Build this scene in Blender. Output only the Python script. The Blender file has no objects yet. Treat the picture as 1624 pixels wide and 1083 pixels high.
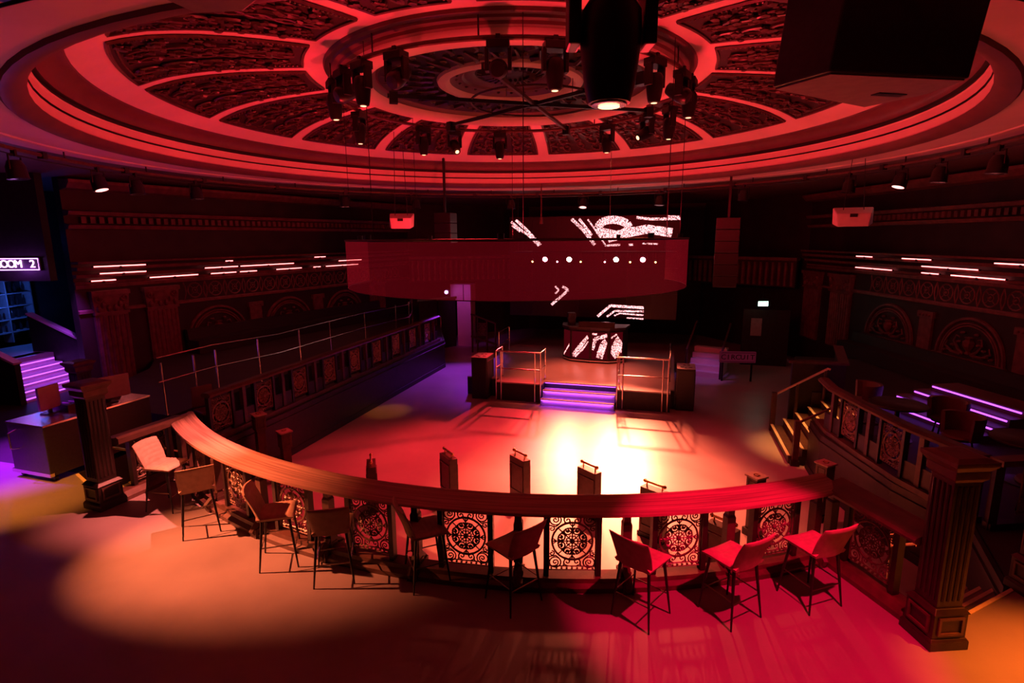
import bpy, bmesh, math, random
from mathutils import Vector, Matrix
random.seed(7)
PI = math.pi
sc = bpy.context.scene
C = sc.collection
V = Vector

# ------------------------------------------------------------------ camera
def set_camera():
    cd = bpy.data.cameras.new('camera'); co = bpy.data.objects.new('camera', cd); C.objects.link(co)
    cd.sensor_width = 36.0; cd.lens = 870.0 / 1624.0 * 36.0; cd.clip_end = 200
    p, r, y = math.radians(10.7), math.radians(-0.4), math.radians(16)
    Rz = Matrix.Rotation(y, 3, 'Z')
    f = Rz @ V((0, math.cos(p), -math.sin(p))); rt = Rz @ V((1, 0, 0)); up = rt.cross(f)
    R = math.cos(r) * rt + math.sin(r) * up; U = -math.sin(r) * rt + math.cos(r) * up
    M = Matrix((R, U, -f)).transposed().to_4x4(); M.translation = V((3.0, -10.48, 4.0))
    co.matrix_world = M; sc.camera = co
set_camera()
# ------------------------------------------------------------------ world, exposure
w = bpy.data.worlds.new('world'); sc.world = w; w.use_nodes = True
w.node_tree.nodes['Background'].inputs[0].default_value = (0.02, 0.001, 0.003, 1)
w.node_tree.nodes['Background'].inputs[1].default_value = 0.02
sc.view_settings.view_transform = 'Standard'; sc.view_settings.look = 'None'
sc.view_settings.exposure = 0.0; sc.view_settings.gamma = 1.0; sc.view_settings.use_curve_mapping = False
sc.cycles.max_bounces = 8; sc.cycles.transparent_max_bounces = 24; sc.cycles.sample_clamp_indirect = 6.0
# ------------------------------------------------------------------ stage lighting
def spot(loc, target, col, power, angle=30, blend=.5, size=.08):
    d = bpy.data.lights.new('spotlight', 'SPOT'); d.energy = power; d.color = col
    d.spot_size = math.radians(angle); d.spot_blend = blend; d.shadow_soft_size = size
    o = bpy.data.objects.new('spotlight', d); C.objects.link(o); o.location = loc
    o.rotation_euler = (V(target) - V(loc)).to_track_quat('-Z', 'Y').to_euler()
    return o
def point(loc, col, power, size=.1):
    d = bpy.data.lights.new('lamp_light', 'POINT'); d.energy = power; d.color = col; d.shadow_soft_size = size
    o = bpy.data.objects.new('lamp_light', d); C.objects.link(o); o.location = loc
    return o
RED = (1, .018, .035); PINK = (1, .02, .07); AMBER = (1, .3, .015); PURPLE = (.32, .03, 1); WARM = (1, .15, .07); CORAL = (1, .025, .035)
# rear stage blinders shining over the dance floor
for x, t, pw, c in ((-1.69, (-1.6, 1.8, -1.1), 4500, CORAL), (-.74, (1.2, 1.6, -1.1), 9000, WARM), (1.04, (2.0, 1.8, -1.1), 12000, WARM), (2.02, (2.7, .8, -1.1), 10000, WARM)):
    spot((x, 10.5, 3.1), t, c, pw, 34, 1, .12)
spot((1.48, 2.84, 5.85), (1.9, .2, -1.1), WARM, 6500, 58, 1, .08)          # heads of the ring truss over the floor
spot((-1.14, 2.99, 5.85), (-1.9, -.2, -1.1), CORAL, 3000, 64, 1, .08)
spot((2.86, 1.44, 5.85), (4.2, 1.6, -1.1), (1, .03, .045), 1100, 62, 1, .08)
spot((.17, 7.6, 5.0), (.45, 7.3, -.5), (1, .11, .05), 2200, 60, 1, .08)                # stage deck wash
# mezzanine washes
spot((-7.6, -6.9, 5.2), (-2.25, -5.05, 0), (1, .19, .07), 12500, 28, 1, .05)
spot((-1.42, -2.87, 5.85), (-3.7, -4.0, 1), (1, .17, .13), 7000, 28, .9, .05)
spot((5.0, -6.3, 4.9), (4.0, -4.9, 0), (1, .004, .055), 2100, 42, .4, .05)
spot((7.6, -5.6, 5.2), (6.9, -5.35, 0), (1, .15, .014), 5200, 36, .9, .05)
spot((-6.2, -6.8, 5.2), (-6.5, -4.75, 0), (1, .26, .03), 2200, 27, 1, .05)
spot((-9.2, -7.4, 5.2), (-7.5, -5.2, 0), (1, .12, .08), 900, 24, 1, .05)
# purple
spot((-9.9, -4.6, 4.6), (-8.6, -3.9, 0), (.42, .012, 1), 5500, 46, 1, .1)
spot((-5.0, 12.2, 3.4), (-4.6, 8.2, -1.1), (.42, .04, 1), 1300, 46, 1, .1)
spot((-4.4, 6.6, 5.3), (-4.95, 3.75, -1.1), AMBER, 420, 13, .8, .05)
spot((4.87, 6.35, 5.1), (9.0, 12.6, 1.4), RED, 420, 44, 1, .06)  # red spot added to lift the right pilasters
spot((-6.63, 4.48, 5.1), (-11.4, 6.0, 1.5), RED, 75, 90, 1, .06)  # added to bring up the carving of the left wall
spot((7.46, 2.9, 5.0), (10.9, 6.5, 1.4), RED, 90, 80, 1, .06)  # likewise added for the carving of the right wall
# red uplights added on the hoop of the hanging screen to lift the dome
for k in range(8):
    a = k * PI / 4 + .2
    spot((.1 + 3.12 * math.cos(a), 3.12 * math.sin(a), 4.1), (6.6 * math.cos(a), 6.6 * math.sin(a), 6.2), RED, 270, 160, .45, .06)
# ------------------------------------------------------------------ materials
MATS = {}
def mat(name, col, rough=.5, metal=0., var=.25, scale=6., bump=0., bscale=40., spec=.5):
    if name in MATS: return MATS[name]
    m = bpy.data.materials.new(name); m.use_nodes = True; nt = m.node_tree; N = nt.nodes; L = nt.links
    b = N['Principled BSDF']
    tc = N.new('ShaderNodeTexCoord'); no = N.new('ShaderNodeTexNoise'); no.inputs['Scale'].default_value = scale; no.inputs['Detail'].default_value = 4
    L.new(tc.outputs['Object'], no.inputs['Vector'])
    cr = N.new('ShaderNodeValToRGB')
    cr.color_ramp.elements[0].position = .3; cr.color_ramp.elements[1].position = .7
    cr.color_ramp.elements[0].color = tuple(c * (1 - var) for c in col) + (1,)
    cr.color_ramp.elements[1].color = tuple(min(1, c * (1 + var)) for c in col) + (1,)
    L.new(no.outputs['Fac'], cr.inputs['Fac']); L.new(cr.outputs['Color'], b.inputs['Base Color'])
    b.inputs['Roughness'].default_value = rough; b.inputs['Metallic'].default_value = metal; b.inputs['Specular IOR Level'].default_value = spec
    if bump:
        n2 = N.new('ShaderNodeTexNoise'); n2.inputs['Scale'].default_value = bscale; L.new(tc.outputs['Object'], n2.inputs['Vector'])
        bp = N.new('ShaderNodeBump'); bp.inputs['Strength'].default_value = bump; bp.inputs['Distance'].default_value = .02
        L.new(n2.outputs['Fac'], bp.inputs['Height']); L.new(bp.outputs['Normal'], b.inputs['Normal'])
    MATS[name] = m
    return m
def emit(name, col, strength, speckle=0., scale=60.):
    if name in MATS: return MATS[name]
    m = bpy.data.materials.new(name); m.use_nodes = True; nt = m.node_tree; N = nt.nodes; L = nt.links
    N.remove(N['Principled BSDF']); e = N.new('ShaderNodeEmission'); e.inputs[0].default_value = tuple(col) + (1,); e.inputs[1].default_value = strength
    if speckle:
        tc = N.new('ShaderNodeTexCoord'); wn = N.new('ShaderNodeTexNoise'); wn.inputs['Scale'].default_value = scale; wn.inputs['Detail'].default_value = 3
        L.new(tc.outputs['Object'], wn.inputs['Vector'])
        mr = N.new('ShaderNodeMapRange'); mr.inputs['From Min'].default_value = speckle - .06; mr.inputs['From Max'].default_value = speckle + .06
        mr.inputs['To Min'].default_value = 0; mr.inputs['To Max'].default_value = strength
        L.new(wn.outputs['Fac'], mr.inputs['Value']); L.new(mr.outputs['Result'], e.inputs[1])
    L.new(e.outputs[0], N['Material Output'].inputs[0]); MATS[name] = m
    return m
def arc_wood():
    m = bpy.data.materials.new('rail_wood'); m.use_nodes = True; nt = m.node_tree; N = nt.nodes; L = nt.links; b = N['Principled BSDF']
    tc = N.new('ShaderNodeTexCoord'); sx = N.new('ShaderNodeSeparateXYZ'); L.new(tc.outputs['Object'], sx.inputs[0])
    def mth(op, a, bb=None, val=None):
        n = N.new('ShaderNodeMath'); n.operation = op; L.new(a, n.inputs[0])
        if bb is not None: L.new(bb, n.inputs[1])
        if val is not None: n.inputs[1].default_value = val
        return n.outputs[0]
    r = mth('SQRT', mth('ADD', mth('MULTIPLY', sx.outputs[0], sx.outputs[0]), mth('MULTIPLY', sx.outputs[1], sx.outputs[1])))
    an = mth('ARCTAN2', sx.outputs[1], sx.outputs[0])
    cb = N.new('ShaderNodeCombineXYZ'); L.new(mth('MULTIPLY', r, val=46.), cb.inputs[0]); L.new(mth('MULTIPLY', an, val=7.), cb.inputs[1]); L.new(mth('MULTIPLY', sx.outputs[2], val=30.), cb.inputs[2])
    no = N.new('ShaderNodeTexNoise'); no.inputs['Scale'].default_value = 1.; no.inputs['Detail'].default_value = 5; L.new(cb.outputs[0], no.inputs['Vector'])
    cr = N.new('ShaderNodeValToRGB'); cr.color_ramp.elements[0].position = .35; cr.color_ramp.elements[1].position = .68
    cr.color_ramp.elements[0].color = (.24, .14, .11, 1); cr.color_ramp.elements[1].color = (.46, .29, .22, 1)
    L.new(no.outputs['Fac'], cr.inputs['Fac']); L.new(cr.outputs['Color'], b.inputs['Base Color']); b.inputs['Roughness'].default_value = .38
    MATS['rail_wood'] = m; return m
def mesh_screen():
    m = bpy.data.materials.new('led_net'); m.use_nodes = True; nt = m.node_tree; N = nt.nodes; L = nt.links; N.remove(N['Principled BSDF'])
    tc = N.new('ShaderNodeTexCoord'); sx = N.new('ShaderNodeSeparateXYZ'); L.new(tc.outputs['Object'], sx.inputs[0])
    def mth(op, a, val=None, bb=None):
        n = N.new('ShaderNodeMath'); n.operation = op; L.new(a, n.inputs[0])
        if bb is not None: L.new(bb, n.inputs[1])
        if val is not None: n.inputs[1].default_value = val
        return n.outputs[0]
    # LED net: horizontal carrier wires and vertical ladders in metres
    hz = mth('FRACT', mth('MULTIPLY', sx.outputs[2], 46.)); vt = mth('FRACT', mth('MULTIPLY', mth('ARCTAN2', sx.outputs[1], bb=sx.outputs[0]), 150.))
    a = mth('LESS_THAN', hz, .42); b2 = mth('LESS_THAN', vt, .3)
    mx = mth('MAXIMUM', a, bb=b2)
    fac = mth('ADD', mth('MULTIPLY', mx, .34), .14)
    tr = N.new('ShaderNodeBsdfTransparent'); em = N.new('ShaderNodeEmission'); em.inputs[0].default_value = (1, .012, .045, 1); em.inputs[1].default_value = .17
    df = N.new('ShaderNodeBsdfDiffuse'); df.inputs[0].default_value = (.12, .06, .06, 1)
    ad = N.new('ShaderNodeAddShader'); L.new(em.outputs[0], ad.inputs[0]); L.new(df.outputs[0], ad.inputs[1])
    ms = N.new('ShaderNodeMixShader'); L.new(fac, ms.inputs[0]); L.new(tr.outputs[0], ms.inputs[1]); L.new(ad.outputs[0], ms.inputs[2])
    L.new(ms.outputs[0], N['Material Output'].inputs[0]); MATS['led_net'] = m; return m
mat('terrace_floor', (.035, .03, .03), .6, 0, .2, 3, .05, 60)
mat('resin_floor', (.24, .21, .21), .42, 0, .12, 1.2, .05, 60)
mat('dance_floor', (.42, .38, .37), .34, 0, .12, .8, .03, 50)
mat('dark_wall', (.026, .016, .017), .6, 0, .3, 2, .1, 30)
mat('carved_wall', (.17, .07, .07), .5, 0, .3, 6, .1, 60)
mat('black_paint', (.018, .015, .016), .5, 0, .3, 8)
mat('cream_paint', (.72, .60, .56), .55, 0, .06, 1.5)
mat('wine_shade', (.13, .06, .065), .45, 0, .15, 2)  # wine colour of furniture and ceiling; on the dome coves it stands for shade
mat('panel_dark', (.028, .018, .018), .5, 0, .3, 5)
mat('relief_gilt', (.085, .05, .045), .34, 0, .35, 12)
mat('dark_oak', (.022, .011, .010), .42, 0, .35, 9, .05, 60)
mat('mid_oak', (.085, .04, .03), .42, 0, .3, 9, .05, 60)
mat('cast_iron', (.15, .09, .065), .4, .2, .3, 20)
mat('iron_gilt', (.30, .20, .16), .35, .5, .3, 20)
mat('rail_plain', (.10, .05, .04), .38, 0, .25, 5, .03, 60)
mat('chrome', (.75, .70, .68), .22, 1, .05, 10)
mat('brass', (.75, .45, .18), .25, 1, .1, 10)
mat('fixture', (.012, .011, .012), .38, 0, .2, 20)
mat('speaker_paint', (.035, .03, .032), .42, 0, .2, 30)
mat('white_plastic', (.62, .58, .57), .5, 0, .06, 10)
mat('suede', (.40, .27, .20), .75, 0, .12, 14, .15, 120)
mat('leg_metal', (.015, .013, .013), .35, .4, .2, 20)
mat('foot_bar', (.35, .27, .22), .3, 1, .1, 20)
mat('nosing', (.75, .62, .42), .5, 0, .1, 20)
mat('white_wall', (.72, .66, .70), .6, 0, .05, 3)
mat('case_grey', (.30, .25, .25), .55, 0, .1, 12)
mat('upholstery', (.02, .012, .013), .6, 0, .2, 10)
mat('lit_cap', (.42, .30, .27), .45, 0, .2, 20)  # caps lightened in colour to stand for light on the post tops
mat('glass_dark', (.03, .02, .02), .08, 0, .1, 4)
arc_wood(); mesh_screen()
# ------------------------------------------------------------------ mesh helpers
class MB:
    def __init__(s): s.v = []; s.f = []; s.M = Matrix.Identity(4)
    def add(s, vs, fs):
        n = len(s.v); s.v += [tuple(s.M @ V(p)) for p in vs]; s.f += [tuple(n + i for i in f) for f in fs]; return s
    def box(s, x0, x1, y0, y1, z0, z1):
        return s.add([(x0, y0, z0), (x1, y0, z0), (x1, y1, z0), (x0, y1, z0), (x0, y0, z1), (x1, y0, z1), (x1, y1, z1), (x0, y1, z1)],
                     [(0, 3, 2, 1), (4, 5, 6, 7), (0, 1, 5, 4), (1, 2, 6, 5), (2, 3, 7, 6), (3, 0, 4, 7)])
    def beam(s, a, b, w, h):
        a = V(a); b = V(b); d = (b - a).normalized(); up = V((0, 0, 1)) if abs(d.z) < .95 else V((0, 1, 0)); x = d.cross(up).normalized(); u = x.cross(d)
        vs = [p + x * sx * w / 2 + u * sz * h / 2 for p in (a, b) for sx, sz in ((-1, -1), (1, -1), (1, 1), (-1, 1))]
        return s.add(vs, [(0, 1, 2, 3), (7, 6, 5, 4), (0, 4, 5, 1), (1, 5, 6, 2), (2, 6, 7, 3), (3, 7, 4, 0)])
    def frus(s, c, sx, sy, z0, z1, tx, ty):
        x, y = c
        return s.add([(x - sx, y - sy, z0), (x + sx, y - sy, z0), (x + sx, y + sy, z0), (x - sx, y + sy, z0), (x - tx, y - ty, z1), (x + tx, y - ty, z1), (x + tx, y + ty, z1), (x - tx, y + ty, z1)],
                     [(0, 3, 2, 1), (4, 5, 6, 7), (0, 1, 5, 4), (1, 2, 6, 5), (2, 3, 7, 6), (3, 0, 4, 7)])
    def tube(s, pts, r, n=6, closed=False, r1=None):
        pts = [V(p) for p in pts]; m = len(pts)
        if m < 2: return s
        vs = []; up = None
        for i, p in enumerate(pts):
            if closed: d = pts[(i + 1) % m] - pts[i - 1]
            else: d = pts[min(i + 1, m - 1)] - pts[max(i - 1, 0)]
            d.normalize()
            if up is None: up = V((0, 0, 1)) if abs(d.z) < .9 else V((1, 0, 0))
            x = d.cross(up)
            if x.length < 1e-4: x = d.orthogonal()
            x.normalize(); up = x.cross(d).normalized()
            rr = r if r1 is None else r + (r1 - r) * i / (m - 1)
            vs += [p + (x * math.cos(2 * PI * k / n) + up * math.sin(2 * PI * k / n)) * rr for k in range(n)]
        fs = []
        for i in range(m if closed else m - 1):
            j = (i + 1) % m
            fs += [(i * n + k, i * n + (k + 1) % n, j * n + (k + 1) % n, j * n + k) for k in range(n)]
        if not closed: fs += [tuple(range(n - 1, -1, -1)), tuple((m - 1) * n + k for k in range(n))]
        return s.add(vs, fs)
    def lathe(s, prof, n=24, a0=0, a1=2 * PI, cx=0, cy=0):
        full = abs(a1 - a0 - 2 * PI) < 1e-6; k = n if full else n + 1; m = len(prof); vs = []
        for i in range(k):
            a = a0 + (a1 - a0) * i / n
            vs += [(cx + r * math.cos(a), cy + r * math.sin(a), z) for r, z in prof]
        fs = []
        for i in range(n):
            j = (i + 1) % k
            fs += [(i * m + q, j * m + q, j * m + q + 1, i * m + q + 1) for q in range(m - 1)]
        return s.add(vs, fs)
    def sweep(s, prof, a0, a1, n, cx=0, cy=0):           # closed section swept on an arc, with end caps
        m = len(prof); vs = []
        for i in range(n + 1):
            a = a0 + (a1 - a0) * i / n
            vs += [(cx + r * math.cos(a), cy + r * math.sin(a), z) for r, z in prof]
        fs = [(i * m + q, (i + 1) * m + q, (i + 1) * m + (q + 1) % m, i * m + (q + 1) % m) for i in range(n) for q in range(m)]
        fs += [tuple(range(m)), tuple(n * m + q for q in range(m - 1, -1, -1))]
        return s.add(vs, fs)
    def path(s, prof, pts):                                # section (side, z) swept on a level polyline with mitres
        pts = [V((p[0], p[1], p[2] if len(p) > 2 else 0)) for p in pts]; m = len(prof); k = len(pts); vs = []
        for i, p in enumerate(pts):
            a = (pts[i] - pts[i - 1]).normalized() if i else None; b = (pts[i + 1] - pts[i]).normalized() if i < k - 1 else None
            t = ((a or b) + (b or a)); t.z = 0; t.normalize(); x = V((t.y, -t.x, 0))
            c = 1 / max(.4, x.dot(V(((b or a).y, -(b or a).x, 0)).normalized()))
            vs += [p + x * (u * c) + V((0, 0, z)) for u, z in prof]
        fs = [(i * m + q, (i + 1) * m + q, (i + 1) * m + (q + 1) % m, i * m + (q + 1) % m) for i in range(k - 1) for q in range(m)]
        fs += [tuple(range(m)), tuple((k - 1) * m + q for q in range(m - 1, -1, -1))]
        return s.add(vs, fs)
    def prism(s, poly, z0, z1):
        n = len(poly)
        return s.add([(x, y, z0) for x, y in poly] + [(x, y, z1) for x, y in poly],
                     [tuple(range(n - 1, -1, -1)), tuple(range(n, 2 * n))] + [(i, (i + 1) % n, n + (i + 1) % n, n + i) for i in range(n)])
    def ball(s, c, r, n=10, m=6, sz=1.):
        vs = [(c[0], c[1], c[2] - r * sz)]
        for j in range(1, m):
            t = -PI / 2 + PI * j / m
            vs += [(c[0] + r * math.cos(t) * math.cos(2 * PI * k / n), c[1] + r * math.cos(t) * math.sin(2 * PI * k / n), c[2] + r * sz * math.sin(t)) for k in range(n)]
        vs.append((c[0], c[1], c[2] + r * sz)); e = len(vs) - 1
        fs = [(0, 1 + (k + 1) % n, 1 + k) for k in range(n)]
        for j in range(m - 2): fs += [(1 + j * n + k, 1 + j * n + (k + 1) % n, 1 + (j + 1) * n + (k + 1) % n, 1 + (j + 1) * n + k) for k in range(n)]
        fs += [(e, 1 + (m - 2) * n + k, 1 + (m - 2) * n + (k + 1) % n) for k in range(n)]
        return s.add(vs, fs)
    def mesh(s, name, material, smooth=False):
        me = bpy.data.meshes.new(name); me.from_pydata(s.v, [], s.f); me.update()
        bm = bmesh.new(); bm.from_mesh(me); bmesh.ops.recalc_face_normals(bm, faces=bm.faces); bm.to_mesh(me); bm.free()
        if smooth:
            me.polygons.foreach_set('use_smooth', [True] * len(me.polygons)); me.set_sharp_from_angle(angle=math.radians(38))
        me.materials.append(MATS[material] if isinstance(material, str) else material)
        return me
    def build(s, name, material, parent=None, smooth=False, bevel=0, loc=None, rz=None):
        o = bpy.data.objects.new(name, s.mesh(name, material, smooth)); C.objects.link(o)
        if parent is not None: o.parent = parent
        if loc is not None: o.location = loc
        if rz is not None: o.rotation_euler.z = rz
        if bevel:
            b = o.modifiers.new('bevel', 'BEVEL'); b.width = bevel; b.segments = 2; b.limit_method = 'ANGLE'; b.angle_limit = math.radians(40)
        return o
def tag(o, label, cat, group=None, kind=None):
    if label: o['label'] = label
    if cat: o['category'] = cat
    if group: o['group'] = group
    if kind: o['kind'] = kind
    return o
def thing(name, label, cat, loc=(0, 0, 0), rz=0., group=None):
    o = bpy.data.objects.new(name, None); o.empty_display_size = .1; C.objects.link(o); o.location = loc; o.rotation_euler.z = rz
    return tag(o, label, cat, group)
def struct(o, label=None): o['kind'] = 'structure'; return tag(o, label, None) if label else o
def inst(name, me, parent=None, loc=(0, 0, 0), rz=0.):
    o = bpy.data.objects.new(name, me); C.objects.link(o); o.location = loc; o.rotation_euler.z = rz
    if parent is not None: o.parent = parent
    return o
def dup(root, loc, rz, label, group=None):
    r = root.copy(); C.objects.link(r); r.location = loc; r.rotation_euler.z = rz; r['label'] = label
    if group: r['group'] = group
    for ch in list(root.children):
        c = ch.copy(); C.objects.link(c); c.parent = r
        for g in list(ch.children):
            d = g.copy(); C.objects.link(d); d.parent = c
    return r
def circ(r, n=16, c=(0, 0, 0), a0=0., a1=2 * PI, plane='xz'):
    full = abs(a1 - a0 - 2 * PI) < 1e-6; out = []
    for i in range(n if full else n + 1):
        a = a0 + (a1 - a0) * i / n; u, v_ = r * math.cos(a), r * math.sin(a)
        out.append((c[0] + u, c[1], c[2] + v_) if plane == 'xz' else (c[0] + u, c[1] + v_, c[2]))
    return out
def spiral(cx, cz, r, a0, turns, n=14, y=0, inner=.15, plane='xz'):
    out = []
    for i in range(n + 1):
        t = i / n; a = a0 + turns * 2 * PI * t; rr = r * (1 - t) + r * inner * t
        u, v_ = cx + rr * math.cos(a), cz + rr * math.sin(a)
        out.append((u, y, v_) if plane == 'xz' else (u, v_, y))
    return out
# ------------------------------------------------------------------ floors
AC = (0.0, 3.37)                                            # centre of the curved balustrade
def arcpt(r, deg): a = math.radians(deg); return (AC[0] + r * math.cos(a), AC[1] + r * math.sin(a))
arc_edge = [arcpt(8.16, -52.5 - k * (75 / 24)) for k in range(25)]   # from the right corner round to the left corner
front = [(-16, -15), (16, -15), (16, -3.45), (6.95, -3.45), (5.85, -4.45)] + arc_edge + [(-5.4, -4.5), (-6.8, -3.9), (-16, -3.9)]
struct(MB().prism(front, -1.3, 0).build('floor', 'resin_floor'), 'dark resin floor of the upper level in front of the curved rail')
struct(MB().box(-8.5, 9, -5.5, 20, -1.25, -1.1).build('floor_dance', 'dance_floor'), 'sunken smooth dance floor')
leftp = [(-16, -3.9), (-6.8, -3.9), (-6.8, -2.2), (-5.62, -2.2), (-5.62, 9.5), (-7.4, 13.2), (-16, 13.2)]
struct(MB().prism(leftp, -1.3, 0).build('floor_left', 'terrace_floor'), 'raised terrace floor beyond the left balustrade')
rightp = [(6.95, -3.45), (7.3, -1.8), (6.75, -.65), (6.48, .4), (6.2, 1.55), (6.2, 2.42), (7.5, 2.42), (7.5, 4.9), (6.7, 4.9), (7.2, 9.6), (16, 9.6), (16, -3.45)]
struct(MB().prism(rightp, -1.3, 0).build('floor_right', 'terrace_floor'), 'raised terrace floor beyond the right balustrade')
# the low fascia of the pit
def fascia(name, pts, label):
    o = MB().path([(-.03, -1.1), (.03, -1.1), (.03, 0.0), (-.03, 0.0)], pts).build(name, 'dark_oak'); struct(o, label)
    MB().path([(-.05, -.2), (.06, -.2), (.06, -.13), (-.05, -.1)], pts).build('moulding', 'dark_oak', o)
    MB().path([(-.05, -1.1), (.05, -1.1), (.05, -.95), (-.05, -.93)], pts).build('plinth', 'black_paint', o)
    return o
fascia('wall_pit_left', [(-5.57, -2.2), (-5.57, 9.5), (-7.35, 13.2)], 'dark wooden pit wall under the left terrace')
fascia('wall_pit_right', [(6.15, 2.42), (6.15, 1.5), (6.43, .4), (6.7, -.65), (7.25, -1.8), (6.9, -3.45)], 'dark wooden pit wall under the right terrace')
fascia('wall_pit_front', [arcpt(8.1, -127.5 + k * (75 / 24)) for k in range(25)], 'dark curved pit wall under the front balustrade')
# corner stairs from the upper floor to the dance floor
def corner_steps(p0, p1, dy, label, n=5):
    t = thing('pit_staircase', label, 'staircase', (p0[0], p0[1], 0))
    ex, ey = p1[0] - p0[0], p1[1] - p0[1]
    for k in range(n):
        y = dy * k; z = -.183 * (k + 1)
        MB().prism([(0, y), (ex, ey + y), (ex, ey + y + dy + .02), (0, y + dy + .02)], -1.1, z).build('tread', 'resin_floor', t)
    L = math.hypot(ex, ey); nx, ny = -ey / L, ex / L
    for k in range(n + 1):
        y = dy * k; z = -.183 * k
        MB().prism([(0, y - .05), (ex, ey + y - .05), (ex, ey + y + .004), (0, y + .004)], z + .001, z + .012).build('nosing', 'nosing', t)
    return t
corner_steps((5.85, -4.43), (6.93, -3.47), .29, 'short stair with pale nosings beside the right newel')
corner_steps((-6.78, -3.92), (-5.42, -4.5), .3, 'short dark stair between the lighting desk and left newel')
# ------------------------------------------------------------------ walls
LA, LB = V((-12.45, .93)), V((-9.65, 14.8)); RA, RB = V((12.3, 1.8)), V((8.42, 14.75))
LD = (V((-10.56, 10.27)) - LA).normalized(); LB = LA + LD * 14.2; RD = (RB - RA).normalized()
def wl(t, o=0.): p = LA + LD * t; n = V((LD.y, -LD.x)); return p + n * o      # o: distance out of the wall into the room
def wr(t, o=0.): p = RA + RD * t; n = V((-RD.y, RD.x)); return p + n * o
def wframe(side, t, z, o=0.):
    p = wl(t, o) if side < 0 else wr(t, o); n = V((LD.y, -LD.x)) if side < 0 else V((-RD.y, RD.x))
    # local x runs left to right as seen from the room, local -y out of the wall
    x = V((-n.y, n.x)); x = -x if False else V((-n.y, n.x))
    M = Matrix(((x.x, -n.x, 0, p.x), (x.y, -n.y, 0, p.y), (0, 0, 1, z), (0, 0, 0, 1)))
    return M
def thickwall(name, pts, z0, z1, th, label, m='dark_wall'):
    return struct(MB().path([(0, z0), (th, z0), (th, z1), (0, z1)], pts).build(name, m), label)
bl, br = (-4.6, 19.6), (4.6, 19.6)
pl = wl(14.2); pr_ = wr(13.5)
thickwall('wall_left', [tuple(wl(-.35)), tuple(pl), bl][::-1], -1.3, 5.7, -.3, 'carved dark left wall of the ballroom') if False else None
struct(MB().path([(-.3, -1.3), (0, -1.3), (0, 5.7), (-.3, 5.7)], [tuple(wl(-.35)), tuple(pl), bl]).build('wall_left', 'dark_wall'), 'carved dark wall on the left of the ballroom')
struct(MB().path([(0, -1.3), (.3, -1.3), (.3, 5.7), (0, 5.7)], [tuple(wr(-8.5)), tuple(pr_), br]).build('wall_right', 'dark_wall'), 'carved dark wall on the right of the ballroom')
struct(MB().box(-4.7, 4.7, 19.6, 19.9, -1.3, 5.7).build('wall_back', 'dark_wall'), 'dark wall behind the stage')
struct(MB().box(-16.2, 16.2, -15.3, -15, -.2, 5.7).build('wall_front', 'dark_wall'), 'dark wall behind the viewer')
struct(MB().path([(0, -.3), (.3, -.3), (.3, 5.7), (0, 5.7)], [(16, -15.2), (16, -6.2), tuple(wr(-8.4))]).build('wall_right_front', 'dark_wall'), 'dark wall beside the upper level on the right')
struct(MB().box(-16.3, -16, -15.3, -2.5, -.3, 5.7).build('wall_left_front', 'dark_wall'), 'dark wall beside the upper level on the left')
# cornice, frieze lines and cove on both walls, all parts of the wall
WL, WR = bpy.data.objects['wall_left'], bpy.data.objects['wall_right']
def trimline(side, t0, t1, prof, name, m, par):
    pts = [tuple(wl(t0)), tuple(wl(t1))] if side < 0 else [tuple(wr(t1)), tuple(wr(t0))]
    return MB().path([(u, z) for u, z in prof], pts).build(name, m, par)
for side, par, t0, t1 in ((-1, WL, -.35, 14.1), (1, WR, -4, 13.4)):
    for z0, h, o in ((2.82, .07, .06), (3.0, .09, .17), (3.2, .09, .28), (3.38, .06, .36)):
        trimline(side, t0, t1, [(0, z0), (o, z0), (o + .03, z0 + h), (0, z0 + h)], 'cornice_step', 'carved_wall', par)
    trimline(side, t0, t1, [(0, 2.0), (.07, 2.02), (.07, 2.09), (0, 2.12)], 'architrave', 'carved_wall', par)
    trimline(side, t0, t1, [(0, 2.70), (.06, 2.70), (.09, 2.80), (0, 2.82)], 'frieze_band', 'carved_wall', par)
    trimline(side, t0, t1, [(0, 4.30), (.16, 4.32), (.22, 4.42), (0, 4.46)], 'upper_moulding', 'carved_wall', par)
    trimline(side, t0, t1, [(0, 4.66), (.24, 4.68), (.3, 4.78), (0, 4.82)], 'upper_moulding', 'carved_wall', par)
    trimline(side, t0, t1, [(0, 5.32), (.35, 5.36), (.5, 5.5), (.5, 5.58), (0, 5.6)], 'cove', 'carved_wall', par)
    dn = MB()
    for k in range(60):
        t = t0 + .4 + k * .22
        if t > t1: break
        dn.M = wframe(side, t, 4.56); dn.box(-.06, .06, -.14, 0, -.09, .08)
    dn.build('dentil_course', 'carved_wall', par)['kind'] = 'stuff'
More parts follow.
